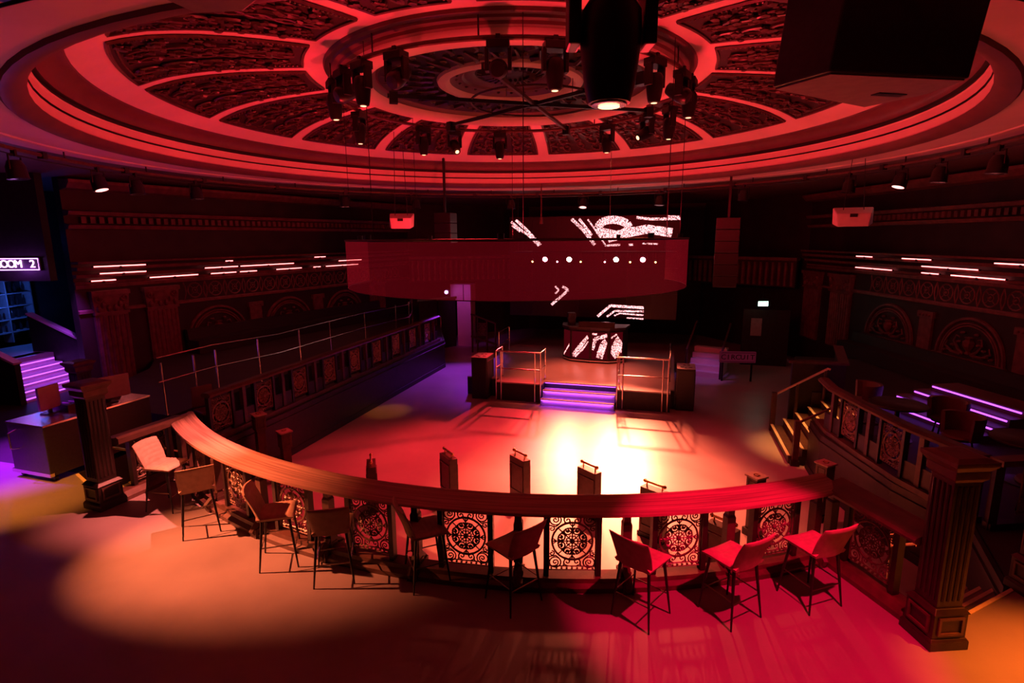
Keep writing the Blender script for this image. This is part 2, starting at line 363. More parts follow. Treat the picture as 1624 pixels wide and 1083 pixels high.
# pierced frieze of interlaced rings
def frieze(side, t0, t1, par):
    k = 0; t = t0
    while t < t1:
        b = MB(); b.M = wframe(side, t, 2.4)
        b.tube(circ(.235, 14), .022, 4, True); b.tube(circ(.09, 8), .016, 4, True)
        for s in (-1, 1):
            b.tube([(s * .36, 0, -.27), (s * .3, 0, -.08), (s * .3, 0, .08), (s * .36, 0, .27)], .02, 4)
            b.tube([(s * .06, 0, .07), (s * .16, 0, .17)], .015, 4); b.tube([(s * .06, 0, -.07), (s * .16, 0, -.17)], .015, 4)
        b.ball((0, -.01, 0), .04, 6, 4)
        b.build('frieze_ring', 'carved_wall', par); t += .72; k += 1
frieze(-1, 3.0, 13.8, WL); frieze(1, -1.0, 9.1, WR)
def lunette(side, t, par, R=1.08, zc=.72):
    b = MB(); b.M = wframe(side, t, zc, .03)
    for r, w in ((R, .05), (R - .13, .03), (R - .2, .03)): b.tube(circ(r, 20, a0=0, a1=PI), w, 5)
    b.box(-R, R, -.05, .02, -.08, .0); b.box(-R - .1, -R + .02, -.09, .02, -.9, 0); b.box(R - .02, R + .1, -.09, .02, -.9, 0)
    o = b.build('lunette_arch', 'carved_wall', par)
    b = MB(); b.M = wframe(side, t, zc, .03)                # urn between two scrolling stems with leaves
    b.lathe([(.0, .12), (.1, .13), (.05, .2), (.14, .34), (.16, .45), (.09, .52), (.13, .58), (.0, .6)], 8)
    for s in (-1, 1):
        b.tube([(s * .12, -.02, .12), (s * .3, -.04, .22), (s * .45, -.05, .42), (s * .4, -.04, .58), (s * .28, -.03, .55)], .045, 5, r1=.02)
        b.tube([(s * .2, -.02, .1), (s * .5, -.05, .12), (s * .72, -.05, .25), (s * .66, -.04, .4)], .05, 5, r1=.02)
        for q in ((.5, .3), (.33, .42), (.6, .16), (.75, .12), (.22, .68)): b.ball((s * q[0], -.03, q[1]), .07, 6, 4, .6)
    b.build('lunette_carving', 'carved_wall', o)
for t in (3.68, 6.63, 9.6): lunette(-1, t, WL)
for t in (8.3, 5.15, 2.0): lunette(1, t, WR)
def pilaster(side, t0, t1, par, zb=-.1):
    o = MB(); o.M = wframe(side, (t0 + t1) / 2, 0, 0); w = (t1 - t0) / 2
    o.box(-w, w, -.1, 0, zb, 1.95); ob = o.build('pilaster', 'carved_wall', par)
    n = max(4, int(w * 2 / .13)); f = MB(); f.M = wframe(side, (t0 + t1) / 2, 0, .1)
    for k in range(n):
        x = -w + w * 2 * (k + .5) / n; f.tube([(x, 0, zb + .05), (x, 0, 1.9)], w / n * .62, 6)
    f.build('fluting', 'carved_wall', ob)
    c = MB(); c.M = wframe(side, (t0 + t1) / 2, 0, .1)
    c.frus((0, .03), w, .06, 1.95, 2.5, w * 1.12, .1); c.box(-w * 1.16, w * 1.16, -.12, .1, 2.5, 2.62); c.box(-w * 1.05, w * 1.05, -.07, .1, 1.95, 2.02)
    for s in (-1, 1):
        c.tube(spiral(s * w * .8, 2.4, .11, 0 if s < 0 else PI, s * 1.2, 12, -.08), .03, 5)
        for q in range(3): c.ball((s * w * (.2 + .3 * q), -.05, 2.12 + .1 * (q % 2)), .07, 6, 4, 1.4)
    c.build('capital', 'carved_wall', ob)
pilaster(-1, .0, .86, WL); pilaster(-1, 1.4, 2.32, WL); pilaster(-1, 11.2, 12.2, WL)
pilaster(1, 10.35, 11.55, WR); pilaster(1, 12.3, 13.4, WR)
for side, par, ts in ((-1, WL, (5.15, 8.1)), (1, WR, (6.72, 3.55))):
    for t in ts:
        b = MB(); b.M = wframe(side, t, 0, 0); b.box(-.24, .24, -.08, 0, -.2, 1.75); b.box(-.3, .3, -.12, 0, 1.62, 1.8)
        for q in range(4): b.ball((-.18 + .12 * q, -.12, 1.7), .04, 6, 4)
        b.build('pier_panel', 'carved_wall', par)
# organ-like ribbed screen over the recess at the back right, and a mirror of it at the left
def ribbed(name, a, b, label):
    a, b = V(a), V(b); d = (b - a); L = d.length; d.normalize(); o = struct(MB().path([(-.1, 1.9), (.1, 1.9), (.1, 3.0), (-.1, 3.0)], [tuple(a), tuple(b)]).build(name, 'dark_wall'), label)
    n = int(L / .26); f = V((d.y, -d.x)) if (a + V((d.y, -d.x))).length < (a - V((d.y, -d.x))).length else -V((d.y, -d.x))
    me = MB().tube([(0, 0, 1.96), (0, 0, 2.92)], .075, 6).mesh('slat', 'carved_wall')
    for k in range(n):
        p = a + d * (L * (k + .5) / n) + f * .14; inst('slat', me, o, (p.x, p.y, 0))
    MB().path([(-.14, 3.0), (.2, 3.0), (.24, 3.12), (-.14, 3.12)], [tuple(a), tuple(b)]).build('ledge', 'carved_wall', o)
    return o
ribbed('trim_1', tuple(wr(13.3, .5)), (3.9, 17.2), 'dark ribbed balcony front over the back right recess')
ribbed('trim_2', (-3.9, 17.2), tuple(wl(13.6, .5)), 'dark ribbed balcony front over the back left recess')
# ------------------------------------------------------------------ ceiling and dome
def ring(name, prof, m, par=None, n=96, label=None):
    o = MB().lathe(prof, n).build(name, m, par, smooth=True)
    if par is None: struct(o, label)
    return o
outer = MB().lathe([(8.25, 5.6), (8.25, 5.66), (22, 5.66), (22, 5.85), (8.25, 5.85)], 64).build('ceiling', 'wine_shade'); struct(outer, 'dark flat ceiling around the dome')
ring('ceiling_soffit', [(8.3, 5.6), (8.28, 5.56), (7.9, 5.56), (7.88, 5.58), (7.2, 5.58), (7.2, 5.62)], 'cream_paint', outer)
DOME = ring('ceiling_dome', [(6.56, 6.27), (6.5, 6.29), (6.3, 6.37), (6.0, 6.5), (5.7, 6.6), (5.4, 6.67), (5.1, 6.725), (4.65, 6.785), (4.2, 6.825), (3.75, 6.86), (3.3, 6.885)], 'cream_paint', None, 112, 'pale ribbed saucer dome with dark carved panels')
ring('cove_moulding', [(7.2, 5.58), (7.17, 5.55), (7.08, 5.55), (6.98, 5.6), (6.93, 5.67)], 'wine_shade', DOME)  # wine coves against cream bands put lit and shaded banding into the colour
ring('fillet', [(6.93, 5.67), (6.945, 5.69), (6.94, 5.8), (6.93, 5.815)], 'cream_paint', DOME)
ring('fillet_groove', [(6.93, 5.815), (6.96, 5.82), (6.96, 5.84), (6.92, 5.845)], 'black_paint', DOME)
ring('fillet', [(6.92, 5.845), (6.93, 5.86), (6.92, 5.96), (6.9, 5.98)], 'cream_paint', DOME)
ring('shadow_groove', [(6.9, 5.98), (6.93, 5.99), (6.93, 6.04), (6.86, 6.05)], 'black_paint', DOME)  # black colour of the groove stands in for its shadow
ring('cove_moulding', [(6.86, 6.05), (6.86, 6.1), (6.83, 6.16), (6.77, 6.21), (6.68, 6.24), (6.58, 6.25), (6.56, 6.27)], 'wine_shade', DOME)
ring('ring_moulding', [(3.3, 6.885), (3.28, 6.84), (3.2, 6.83), (3.18, 6.8), (3.1, 6.79), (3.08, 6.75), (3.0, 6.74)], 'wine_shade', DOME)
ring('torus_moulding', [(3.0, 6.74), (2.98, 6.68), (2.92, 6.63), (2.84, 6.6), (2.74, 6.6), (2.64, 6.63), (2.57, 6.68), (2.54, 6.74)], 'cream_paint', DOME)
ring('inner_groove', [(2.54, 6.74), (2.5, 6.8), (2.44, 6.82), (2.4, 6.8)], 'wine_shade', DOME)
ring('leaf_band', [(2.4, 6.8), (1.9, 6.84), (1.5, 6.85), (1.36, 6.84)], 'panel_dark', DOME)
ring('rose_ring', [(1.36, 6.84), (1.34, 6.79), (1.28, 6.76), (1.2, 6.76), (1.15, 6.8), (1.12, 6.84)], 'cream_paint', DOME)
ring('rose_cove', [(1.12, 6.84), (1.0, 6.9), (.9, 6.9), (.86, 6.94), (.7, 6.95), (.66, 6.98)], 'wine_shade', DOME)
ring('rose_disc', [(.66, 6.98), (.3, 6.99), (.0, 6.96)], 'panel_dark', DOME)
def domez(r):
    P = [(6.56, 6.27), (6.5, 6.29), (6.3, 6.37), (6.0, 6.5), (5.7, 6.6), (5.4, 6.67), (5.1, 6.725), (4.65, 6.785), (4.2, 6.825), (3.75, 6.86), (3.3, 6.885)]
    for (a, za), (b, zb) in zip(P, P[1:]):
        if b <= r <= a: return za + (zb - za) * (a - r) / (a - b)
    return 6.885
# one carved panel, shared sixteen times
def panel_meshes():
    half0 = math.radians(11.25); ro, ri = 6.12, 3.62; gap = .17
    def P(u, v_, d): # u in -1..1 across, v 0..1 outward
        r = ri + (ro - ri) * v_; a = u * (half0 - gap / r); return (r * math.cos(a), r * math.sin(a), domez(r) - d)
    b = MB(); nu, nv = 8, 10; vs = [P(-1 + 2 * i / nu, j / nv, .012) for j in range(nv + 1) for i in range(nu + 1)]
    b.add(vs, [(j * (nu + 1) + i, j * (nu + 1) + i + 1, (j + 1) * (nu + 1) + i + 1, (j + 1) * (nu + 1) + i) for j in range(nv) for i in range(nu)])
    slab = b.mesh('ceiling_panel', 'panel_dark', True)
    e = MB()
    loop = [P(-1 + 2 * i / 12, 1, .02) for i in range(13)] + [P(1, 1 - j / 12, .02) for j in range(1, 13)] + [P(1 - 2 * i / 8, 0, .02) for i in range(1, 9)] + [P(-1, j / 12, .02) for j in range(1, 12)]
    e.tube(loop, .028, 5, True)
    sm = .9
    lp2 = [P(-sm + 2 * sm * i / 40, .965, .02) for i in range(41)] + [P(sm, .965 - .93 * j / 34, .02) for j in range(35)] + [P(-sm, .965 - .93 * j / 34, .02) for j in range(35)]
    for p in lp2: e.ball(p, .026, 5, 3)
    edge = e.mesh('bead_border', 'relief_gilt', True)
    g = MB(); rnd = random.Random(3)
    def leafscroll(u0, v0, r, a0, turns, wdt):
        pts = []
        for i in range(17):
            t = i / 16; a = a0 + turns * 2 * PI * t; rr = r * (1 - t * .85)
            vv = v0 + rr * math.sin(a); uu = u0 + rr * math.cos(a) * 1.5
            pts.append(P(max(-.86, min(.86, uu)), max(.05, min(.95, vv)), .03 + .02 * math.sin(t * PI)))
        g.tube(pts, wdt, 5, r1=wdt * .4)
        for k in (3, 6, 9, 12):
            q = V(pts[k]); g.ball(q + V((rnd.uniform(-.05, .05), rnd.uniform(-.05, .05), -.015)), rnd.uniform(.045, .075), 5, 3, .5)
    for v0, r in ((.14, .09), (.3, .11), (.48, .13), (.68, .14), (.86, .1)):
        for s in (-1, 1):
            leafscroll(s * .42, v0, r, PI / 2 + s * .4 + v0 * 3, s * 1.3, .032)
            leafscroll(s * .78, v0 + .08, r * .55, v0 * 5, -s * 1.1, .024)
    for j in range(9): g.ball(P(0, .1 + .1 * j, .03), .085 if j % 2 else .055, 6, 4, .5)
    for s in (-1, 1): g.tube([P(s * .1 * math.sin(j * .9), .06 + .04 * j, .03) for j in range(23)], .022, 5)
    rel = g.mesh('panel_relief', 'relief_gilt', True)
    return slab, edge, rel
slab, edge, rel = panel_meshes()
for k in range(16):
    o = inst('ceiling_panel', slab, DOME, (0, 0, 0), math.radians(97 + 11.25 + 22.5 * k)); inst('bead_border', edge, o); inst('panel_relief', rel, o)
# leaves of the inner band and the rose
b = MB()
for k in range(30):
    a = 2 * PI * k / 30
    for r0, r1, dd in ((1.45, 1.9, .05), (1.92, 2.36, .05)):
        ang = a + (.1 if r0 > 1.6 else 0)
        b.tube([(r0 * math.cos(ang), r0 * math.sin(ang), 6.83), ((r0 + .2) * math.cos(ang + dd), (r0 + .2) * math.sin(ang + dd), 6.79), (r1 * math.cos(ang), r1 * math.sin(ang), 6.82)], .06, 5, r1=.02)
        b.tube(spiral((r0 + .22) * math.cos(ang + .09), (r0 + .22) * math.sin(ang + .09), .07, ang, 1.1, 8, 6.82, .2, 'xy'), .018, 4)
b.build('leaf_relief', 'relief_gilt', DOME, True)
b = MB()
for k in range(24):
    a = 2 * PI * k / 24; b.tube([(.35 * math.cos(a), .35 * math.sin(a), 6.96), (.5 * math.cos(a + .1), .5 * math.sin(a + .1), 6.93), (.62 * math.cos(a), .62 * math.sin(a), 6.97)], .035, 5, r1=.012)
    b.ball((1.0 * math.cos(a), 1.0 * math.sin(a), 6.9), .035, 5, 3)
b.build('rose_relief', 'relief_gilt', DOME, True)
# ------------------------------------------------------------------ front balustrade
def lace_mesh(W=.54, H=.72, m='cast_iron', t=.0085, name='lace_panel'):
    b = MB(); w, h = W / 2, H / 2; R = w * .86
    b.tube([(-w, 0, -h), (w, 0, -h), (w, 0, h), (-w, 0, h)], t * 1.4, 4, True)
    b.tube([(-w, 0, -h + .045), (w, 0, -h + .045)], t, 4); b.tube([(-w, 0, h - .045), (w, 0, h - .045)], t, 4)
    for k in range(9):
        x = -w + W * (k + .5) / 9
        for s in (-1, 1): b.box(x - .012, x + .012, -t, t, s * (h - .022) - .008, s * (h - .022) + .008)
    b.tube(circ(R, 28), t * 1.5, 5, True); b.ball((0, 0, 0), .032, 8, 5, 1)
    for k in range(8):
        a = k * PI / 4; c, s = math.cos(a), math.sin(a)
        b.tube([(c * .02, 0, s * .02), (c * R, 0, s * R)], t * .9, 4)
        if k % 2 == 0:
            for q in (.42, .62, .8):
                for sg in (-1, 1): b.tube([(c * R * q, 0, s * R * q), (c * R * (q + .12) - sg * s * .028, 0, s * R * (q + .12) + sg * c * .028)], t, 4)
            b.ball((c * R * .82, 0, s * R * .82), .016, 5, 4)
        for sg in (-1, 1):
            aa = a + sg * .36; cx, cz = math.cos(aa) * R * .6, math.sin(aa) * R * .6
            b.tube(spiral(cx, cz, .058, a + PI / 2 * sg, sg * 1.45, 11, 0, .2), t, 4)
            b.ball((cx, 0, cz), .014, 5, 3)
            b.tube([(c * .05, 0, s * .05), (math.cos(aa) * R * .33, 0, math.sin(aa) * R * .33)], t * .8, 4)
    for sx in (-1, 1):
        for sz in (-1, 1):
            cx, cz = sx * w * .72, sz * h * .74
            b.tube(circ(.066, 14, (cx, 0, cz)), t, 4, True); b.tube(spiral(cx, cz, .045, PI / 2 * sz, sx * sz * 1.3, 9), t, 4)
            b.tube(spiral(sx * .055, sz * (h - .1), .05, PI / 2 * sz, -sx * sz * 1.3, 11), t, 4)
            b.tube([(sx * .1, 0, sz * (h - .05)), (sx * .085, 0, sz * (h - .14)), (sx * .02, 0, sz * (R + .015))], t, 4)
            b.tube(spiral(sx * w * .87, sz * h * .43, .036, PI / 2, sx * 1.2, 9), t, 4)
            b.tube([(sx * w, 0, sz * h * .55), (sx * w * .7, 0, sz * h * .5), (sx * w * .55, 0, sz * h * .6)], t, 4)
    return b.mesh(name, m)
LACE = lace_mesh()
BAL = thing('balustrade', 'curved wooden balustrade with pierced iron panels around the near side of the dance floor', 'balustrade', (AC[0], AC[1], 0))
A0, A1 = math.radians(-127.2), math.radians(-52.8)
MB().sweep([(8.17, 1.0), (8.165, 1.03), (8.19, 1.055), (8.24, 1.06), (8.28, 1.035), (8.36, 1.02), (8.5, 1.005), (8.55, .985), (8.555, .955), (8.52, .94), (8.44, .93), (8.42, .9), (8.28, .9), (8.26, .94), (8.2, .95)], A0, A1, 72).build('top_rail', 'rail_wood', BAL, True)
MB().sweep([(8.22, 0), (8.52, 0), (8.52, .06), (8.46, .09), (8.45, .14), (8.27, .14), (8.26, .09), (8.22, .06)], A0, A1, 60).build('base_rail', 'mid_oak', BAL, True)
def frame_post():
    b = MB(); b.box(-.03, .03, -.045, .045, .1, .92)
    return b.mesh('post', 'dark_oak')
def baluster():
    b = MB(); b.box(-.04, .04, -.04, .04, .12, .92); b.box(-.058, .058, -.058, .058, .12, .2); b.frus((0, 0), .05, .05, .2, .3, .04, .04); b.box(-.052, .052, -.052, .052, .3, .78); b.frus((0, 0), .052, .052, .78, .81, .04, .04)
    b.box(-.06, .06, -.19, .19, 0.0, .13)
    for s in (-1, 1): b.tube([(0, s * .05, .26), (0, s * .07, .2), (0, s * .14, .16), (0, s * .2, .1), (0, s * .17, .05)], .045, 6)
    return b.mesh('baluster', 'mid_oak')
FP, BB = frame_post(), baluster()
PA = [-118.4 + 8.53 * k for k in range(8)]
def onarc(name, me, deg, r=8.36, z=0, par=BAL):
    a = math.radians(deg); return inst(name, me, par, (r * math.cos(a), r * math.sin(a), z), a + PI / 2)
for d in PA:
    onarc('lace_panel', LACE, d, z=.56)
    for s in (-1, 1): onarc('post', FP, d + s * 2.06)
for d in [PA[0] - 4.27] + [p + 4.27 for p in PA]: onarc('baluster', BB, d)
# straight returns from the arc to the newels
def ret(p0, p1):
    p0, p1 = V(p0) - V(AC), V(p1) - V(AC); d = (p1 - p0); L = d.length; d.normalize(); a = math.atan2(d.y, d.x)
    MB().path([(-.19, .95), (-.19, 1.03), (-.14, 1.055), (-.1, 1.04), (.0, 1.02), (.16, 1.0), (.19, .97), (.17, .93), (.08, .9), (-.08, .9)], [tuple(p0), tuple(p1)]).build('top_rail', 'rail_plain', BAL)
    MB().path([(-.14, 0), (.14, 0), (.14, .06), (.09, .14), (-.09, .14), (-.14, .06)], [tuple(p0), tuple(p1)]).build('base_rail', 'mid_oak', BAL)
    m = (p0 + p1) / 2
    inst('lace_panel', LACE, BAL, (m.x, m.y, .56), a)
    for s in (-.33, .33): q = m + d * s; inst('post', FP, BAL, (q.x, q.y, 0), a)
    inst('baluster', BB, BAL, (p0.x + d.x * .05, p0.y + d.y * .05, 0), a)
ret(arcpt(8.36, -52.9), (5.66, -4.42)); ret(arcpt(8.36, -127.1), (-5.14, -4.5))
# newel posts
def newel(loc, rz, label, h=1.97):
    t = thing('newel_post', label, 'newel post', (loc[0], loc[1], 0), rz, 'newel posts of the upper floor')
    b = MB(); b.box(-.2, .2, -.2, .2, 0, .09); b.frus((0, 0), .2, .2, .09, .12, .18, .18); b.box(-.175, .175, -.175, .175, .12, .38); b.frus((0, 0), .19, .19, .38, .43, .15, .15)
    b.build('base', 'dark_oak', t, bevel=.006)
    f = MB()
    for k in range(4):
        f.M = Matrix.Rotation(k * PI / 2, 4, 'Z')
        for x0, x1, z0, z1 in ((-.13, .13, .16, .185), (-.13, .13, .325, .35), (-.13, -.105, .185, .325), (.105, .13, .185, .325)): f.box(x0, x1, -.192, -.17, z0, z1)
    f.build('panel_frame', 'mid_oak', t)
    b = MB(); b.box(-.135, .135, -.135, .135, .43, h - .2); b.build('shaft', 'dark_oak', t, bevel=.006)
    f = MB()
    for k in range(4):
        f.M = Matrix.Rotation(k * PI / 2, 4, 'Z')
        for q in range(4): f.tube([(-.085 + q * .057, -.133, .5), (-.085 + q * .057, -.133, h - .28)], .016, 6)
    f.build('fluting', 'dark_oak', t)
    b = MB(); b.frus((0, 0), .135, .135, h - .24, h - .2, .17, .17); b.box(-.17, .17, -.17, .17, h - .2, h - .12); b.frus((0, 0), .17, .17, h - .12, h - .06, .215, .215); b.box(-.215, .215, -.215, .215, h - .06, h - .02); b.frus((0, 0), .2, .2, h - .02, h, .14, .14)
    b.build('cap', 'mid_oak', t, bevel=.005)
    return t
newel((5.72, -4.6), .35, 'tall dark fluted newel post at the right end of the curved rail')
newel((-5.2, -4.66), -.1, 'tall dark fluted newel post at the left end of the curved rail')
newel((7.15, -3.5), .35, 'dark newel post at the picture edge across the pale-nosed corner stair')
newel((-8.55, -2.4), -.1, 'dark newel post behind the lighting desk catching amber light', 1.6)
# ------------------------------------------------------------------ bar stools
def stool():
    t = thing('bar_stool', 'x', 'bar stool', (0, 0, 0), 0, 'upholstered bar stools along the curved rail')
    nx, ny = 12, 36; W, D0, D1 = .225, -.215, .225
    def st(i, j):
        u = -1 + 2 * i / nx; v_ = j / ny; y = D0 + (D1 - D0) * v_; wd = W * (1 - .06 * (1 - v_)); x = u * wd
        e = min(wd - abs(x), y - D0 + .04, D1 - y); e = max(0, min(1, e / .05))
        z = .70 - .03 * (1 - e) ** 2 - .02 * max(0, v_ - .8) * 5 * .5
        z += .007 * (abs(math.sin(PI * y / .062)) ** .5 - 1) * e
        return (x, y, z + .012 * u * u)
    vs = [st(i, j) for j in range(ny + 1) for i in range(nx + 1)]; n = len(vs)
    vs += [(x * .93, y * .95, .648) for x, y, z in vs]
    k = nx + 1
    fs = [(j * k + i, j * k + i + 1, (j + 1) * k + i + 1, (j + 1) * k + i) for j in range(ny) for i in range(nx)]
    fs += [tuple(n + q for q in f[::-1]) for f in fs]
    rim = [i for i in range(nx + 1)] + [j * k + nx for j in range(1, ny + 1)] + [ny * k + i for i in range(nx - 1, -1, -1)] + [j * k for j in range(ny - 1, 0, -1)]
    fs += [(rim[q], rim[(q + 1) % len(rim)], n + rim[(q + 1) % len(rim)], n + rim[q]) for q in range(len(rim))]
    MB().add(vs, fs).build('seat', 'suede', t, True)
    nz = 34
    def bk(i, j, front):
        u = -1 + 2 * i / nx; s = j / nz; z = .655 + .385 * s; wd = .205 + .022 * math.sin(min(1, s * 1.3) * PI / 2)
        x = u * wd; y = -.205 - .095 * s - .05 * s * s + .045 * u * u
        e = max(0, min(1, min(wd - abs(x), 1.045 - z) / .05)); th = .022 * (1 - (1 - e) ** 2) + .006
        if front:
            ch = (abs(math.sin(PI * (z - .64) / .062)) ** .5 - 1) * .007 * e if .1 < s < .95 else 0
            return (x, y + th + ch, z - .012 * (u * u) * s)
        return (x, y - th, z - .012 * (u * u) * s)
    vs = [bk(i, j, True) for j in range(nz + 1) for i in range(nx + 1)]; n = len(vs); vs += [bk(i, j, False) for j in range(nz + 1) for i in range(nx + 1)]
    fs = [(j * k + i, j * k + i + 1, (j + 1) * k + i + 1, (j + 1) * k + i) for j in range(nz) for i in range(nx)]
    fs += [tuple(n + q for q in f[::-1]) for f in fs]
    rim = [i for i in range(nx + 1)] + [j * k + nx for j in range(1, nz + 1)] + [nz * k + i for i in range(nx - 1, -1, -1)] + [j * k for j in range(nz - 1, 0, -1)]
    fs += [(rim[q], rim[(q + 1) % len(rim)], n + rim[(q + 1) % len(rim)], n + rim[q]) for q in range(len(rim))]
    MB().add(vs, fs).build('backrest', 'suede', t, True)
    MB().box(-.17, .17, -.16, .16, .625, .65).build('seat_plate', 'leg_metal', t)
    P = []
    for sx, sy in ((-1, -1), (1, -1), (1, 1), (-1, 1)):
        a, c = V((sx * .165, sy * .155, .64)), V((sx * .228, sy * .222, 0)); P.append((a, c))
        MB().tube([a, c], .019, 8, r1=.0095).build('leg', 'leg_metal', t, True)
    for q, z in ((0, .27), (1, .3), (2, .24), (3, .3)):
        def at(i): a, c = P[i % 4]; f = (a.z - z) / (a.z - c.z); return a.lerp(c, f)
        MB().tube([at(q), at(q + 1)], .0075, 6).build('footrest_bar', 'foot_bar', t)
    return t
ST = [((-4.2, -4.42), 8, 'tan suede bar stool facing sideways, nearest the left newel post'),
      ((-3.18, -4.86), 138, 'bar stool with its plain back turned, second from the left newel post'),
      ((-1.58, -5.2), 32, 'bar stool turned sideways with a half-shadowed ribbed seat, third from the left'),
      ((-.72, -5.3), 118, 'dark silhouetted bar stool with its back turned, fourth from the left'),
      ((.38, -5.08), 40, 'dark bar stool seen edge-on in front of a pierced panel, fifth from the left'),
      ((1.47, -5.16), 146, 'dark bar stool turned left, sixth from the left beside the middle pierced panel'),
      ((2.86, -5.03), 62, 'bar stool half turned to the right on the edge of the pink light'),
      ((3.78, -4.75), 134, 'pink-lit bar stool turned left with a smooth seat, second from the right'),
      ((4.66, -4.27), 125, 'pink-lit bar stool with a ribbed seat, nearest the right newel post')]
S0 = stool()
for i, (p, a, l) in enumerate(ST):
    rz = math.radians(a - 90)
    if i == 0: S0.location = (p[0], p[1], 0); S0.rotation_euler.z = rz; S0['label'] = l
    else: dup(S0, (p[0], p[1], 0), rz, l)
# ------------------------------------------------------------------ divider stubs with brass grab rails in the pit
def divider(p, e, label):
    a = math.atan2(e[1], e[0]); L = .46
    t = thing('booth_divider', label, 'divider', (p[0] + math.cos(a) * L / 2, p[1] + math.sin(a) * L / 2, -1.1), a, 'wooden dividers along the near side of the dance floor')
    MB().box(-L / 2, L / 2, -.085, .085, 0, .9).build('body', 'mid_oak', t, bevel=.006)
    for s in (-1, 1):
        f = MB(); y0, y1 = (.085, .1) if s > 0 else (-.1, -.085)
        for x0, x1, z0, z1 in ((-.21, .21, .74, .77), (-.21, .21, .2, .23), (-.21, -.18, .23, .74), (.18, .21, .23, .74)): f.box(x0, x1, y0, y1, z0, z1)
        f.build('panel_frame', 'mid_oak', t)
    MB().box(-L / 2 - .02, L / 2 + .02, -.1, .1, 0, .08).build('plinth', 'dark_oak', t)
    g = MB().tube([(-.19, 0, .99), (.19, 0, .99)], .022, 10)
    for s in (-1, 1): g.ball((s * .19, 0, .99), .034, 10, 6)
    g.build('grab_rail', 'brass', t, True)
    for s in (-1, 1): MB().tube([(s * .15, 0, .89), (s * .15, 0, .99)], .014, 8).build('rail_stub', 'brass', t, True)
for p, e, l in (((-2.43, -1.56), (.5, -.85), 'wooden divider seen end-on with a brass ball, leftmost of the row'),
                ((-1.2, -.88), (.3, -.27), 'tall wooden divider with brass grab rail, second from the left of the row'),
                ((.17, -.6), (.38, -.3), 'tall wooden divider with brass grab rail, third from the left of the row'),
                ((1.55, -.82), (.37, -.27), 'tall wooden divider with brass grab rail before the blown-out floor light'),
                ((2.72, -1.36), (.43, -.26), 'wooden divider half hidden by the curved rail, second from the right of the row'),
                ((3.74, -2.32), (.42, -.3), 'wooden divider below the curved rail with its brass rail level with a stool seat')): divider(p, e, l)
def capped_post(p, z, rz, label):
    t = thing('capped_post', label, 'post', (p[0], p[1], -1.1), rz, 'capped wooden posts around the dance floor'); h = z + 1.1
    MB().box(-.085, .085, -.085, .085, .1, h - .36).build('shaft', 'mid_oak', t, bevel=.005)
    MB().box(-.12, .12, -.12, .12, 0, .12).build('base', 'dark_oak', t)
    MB().box(-.11, .11, -.11, .11, h - .36, h - .03).build('head', 'mid_oak', t, bevel=.005)
    f = MB()
    for k in range(4):
        f.M = Matrix.Rotation(k * PI / 2, 4, 'Z')
        for x0, x1, z0, z1 in ((-.075, .075, h - .1, h - .085), (-.075, .075, h - .31, h - .295), (-.075, -.06, h - .295, h - .1), (.06, .075, h - .295, h - .1)): f.box(x0, x1, -.12, -.108, z0, z1)
    f.build('panel_frame', 'mid_oak', t)
    c = MB().box(-.135, .135, -.135, .135, h - .03, h).build('cap', 'lit_cap', t, bevel=.004)
    MB().tube(circ(.045, 14, (0, 0, h + .004), plane='xy'), .008, 5, True).build('cap_ring', 'brass', c)
for p, z, a, l in (((4.58, -.92), 0, .7, 'capped wooden post lit purple on one side, behind the right half of the curved rail'),
                   ((5.85, -.02), 0, .7, 'capped wooden post with a brightly lit top at the foot of the right terrace'),
                   ((-4.75, -1.12), 0, -.5, 'dim capped wooden post behind the left half of the curved rail'),
                   ((-5.3, -1.2), .36, -.5, 'tall capped wooden post with a pink-lit top at the left terrace wall')): capped_post(p, z, a, l)
# ------------------------------------------------------------------ stage
ST_ = thing('stage_platform', 'low black stage platform with an orange-lit deck', 'stage', (0, 0, 0))
MB().box(-3.3, 3.3, 6.1, 11.9, -1.1, -.54).build('base', 'black_paint', ST_)
MB().box(-3.3, 3.3, 6.1, 11.9, -.54, -.5).build('deck', 'dance_floor', ST_)
for x0, x1 in ((-2.2, -.68), (1.6, 3.18)):
    o = MB().box(x0, x1, 5.7, 6.1, -1.1, -.54).build('wing', 'black_paint', ST_); MB().box(x0, x1, 5.7, 6.1, -.54, -.5).build('wing_top', 'dance_floor', o)
emit('led_purple', (.45, .08, 1), 3.); emit('led_pink', (1, .16, .2), 7.)
SS = thing('stage_steps', 'three stage steps with purple light under pale nosings', 'steps', (0, 0, -1.1))
for k in range(3):
    y = 5.42 + .3 * k; z = .2 * (k + 1)
    if k < 2: MB().box(-.66, 1.58, y, 6.1, z - .2 if k else 0, z).build('tread', 'dance_floor', SS)
    MB().box(-.66, 1.58, y - .035, y + .02 if k == 2 else y + .03, z + .001, z + .03).build('nosing', 'nosing', SS)
    MB().box(-.64, 1.56, y - .02, y - .002, z - .035, z - .015).build('led_strip', 'led_purple', SS)
for k in range(3): 
    d = bpy.data.lights.new('led_strip_light', 'AREA'); d.shape = 'RECTANGLE'; d.size = 2.1; d.size_y = .03; d.energy = 5; d.color = (.4, .05, 1)
    o = bpy.data.objects.new('led_strip_light', d); C.objects.link(o); o.location = (.46, 5.39 + .3 * k, -1.1 + .2 * (k + 1) - .04); o.rotation_euler = (math.radians(25), 0, 0)
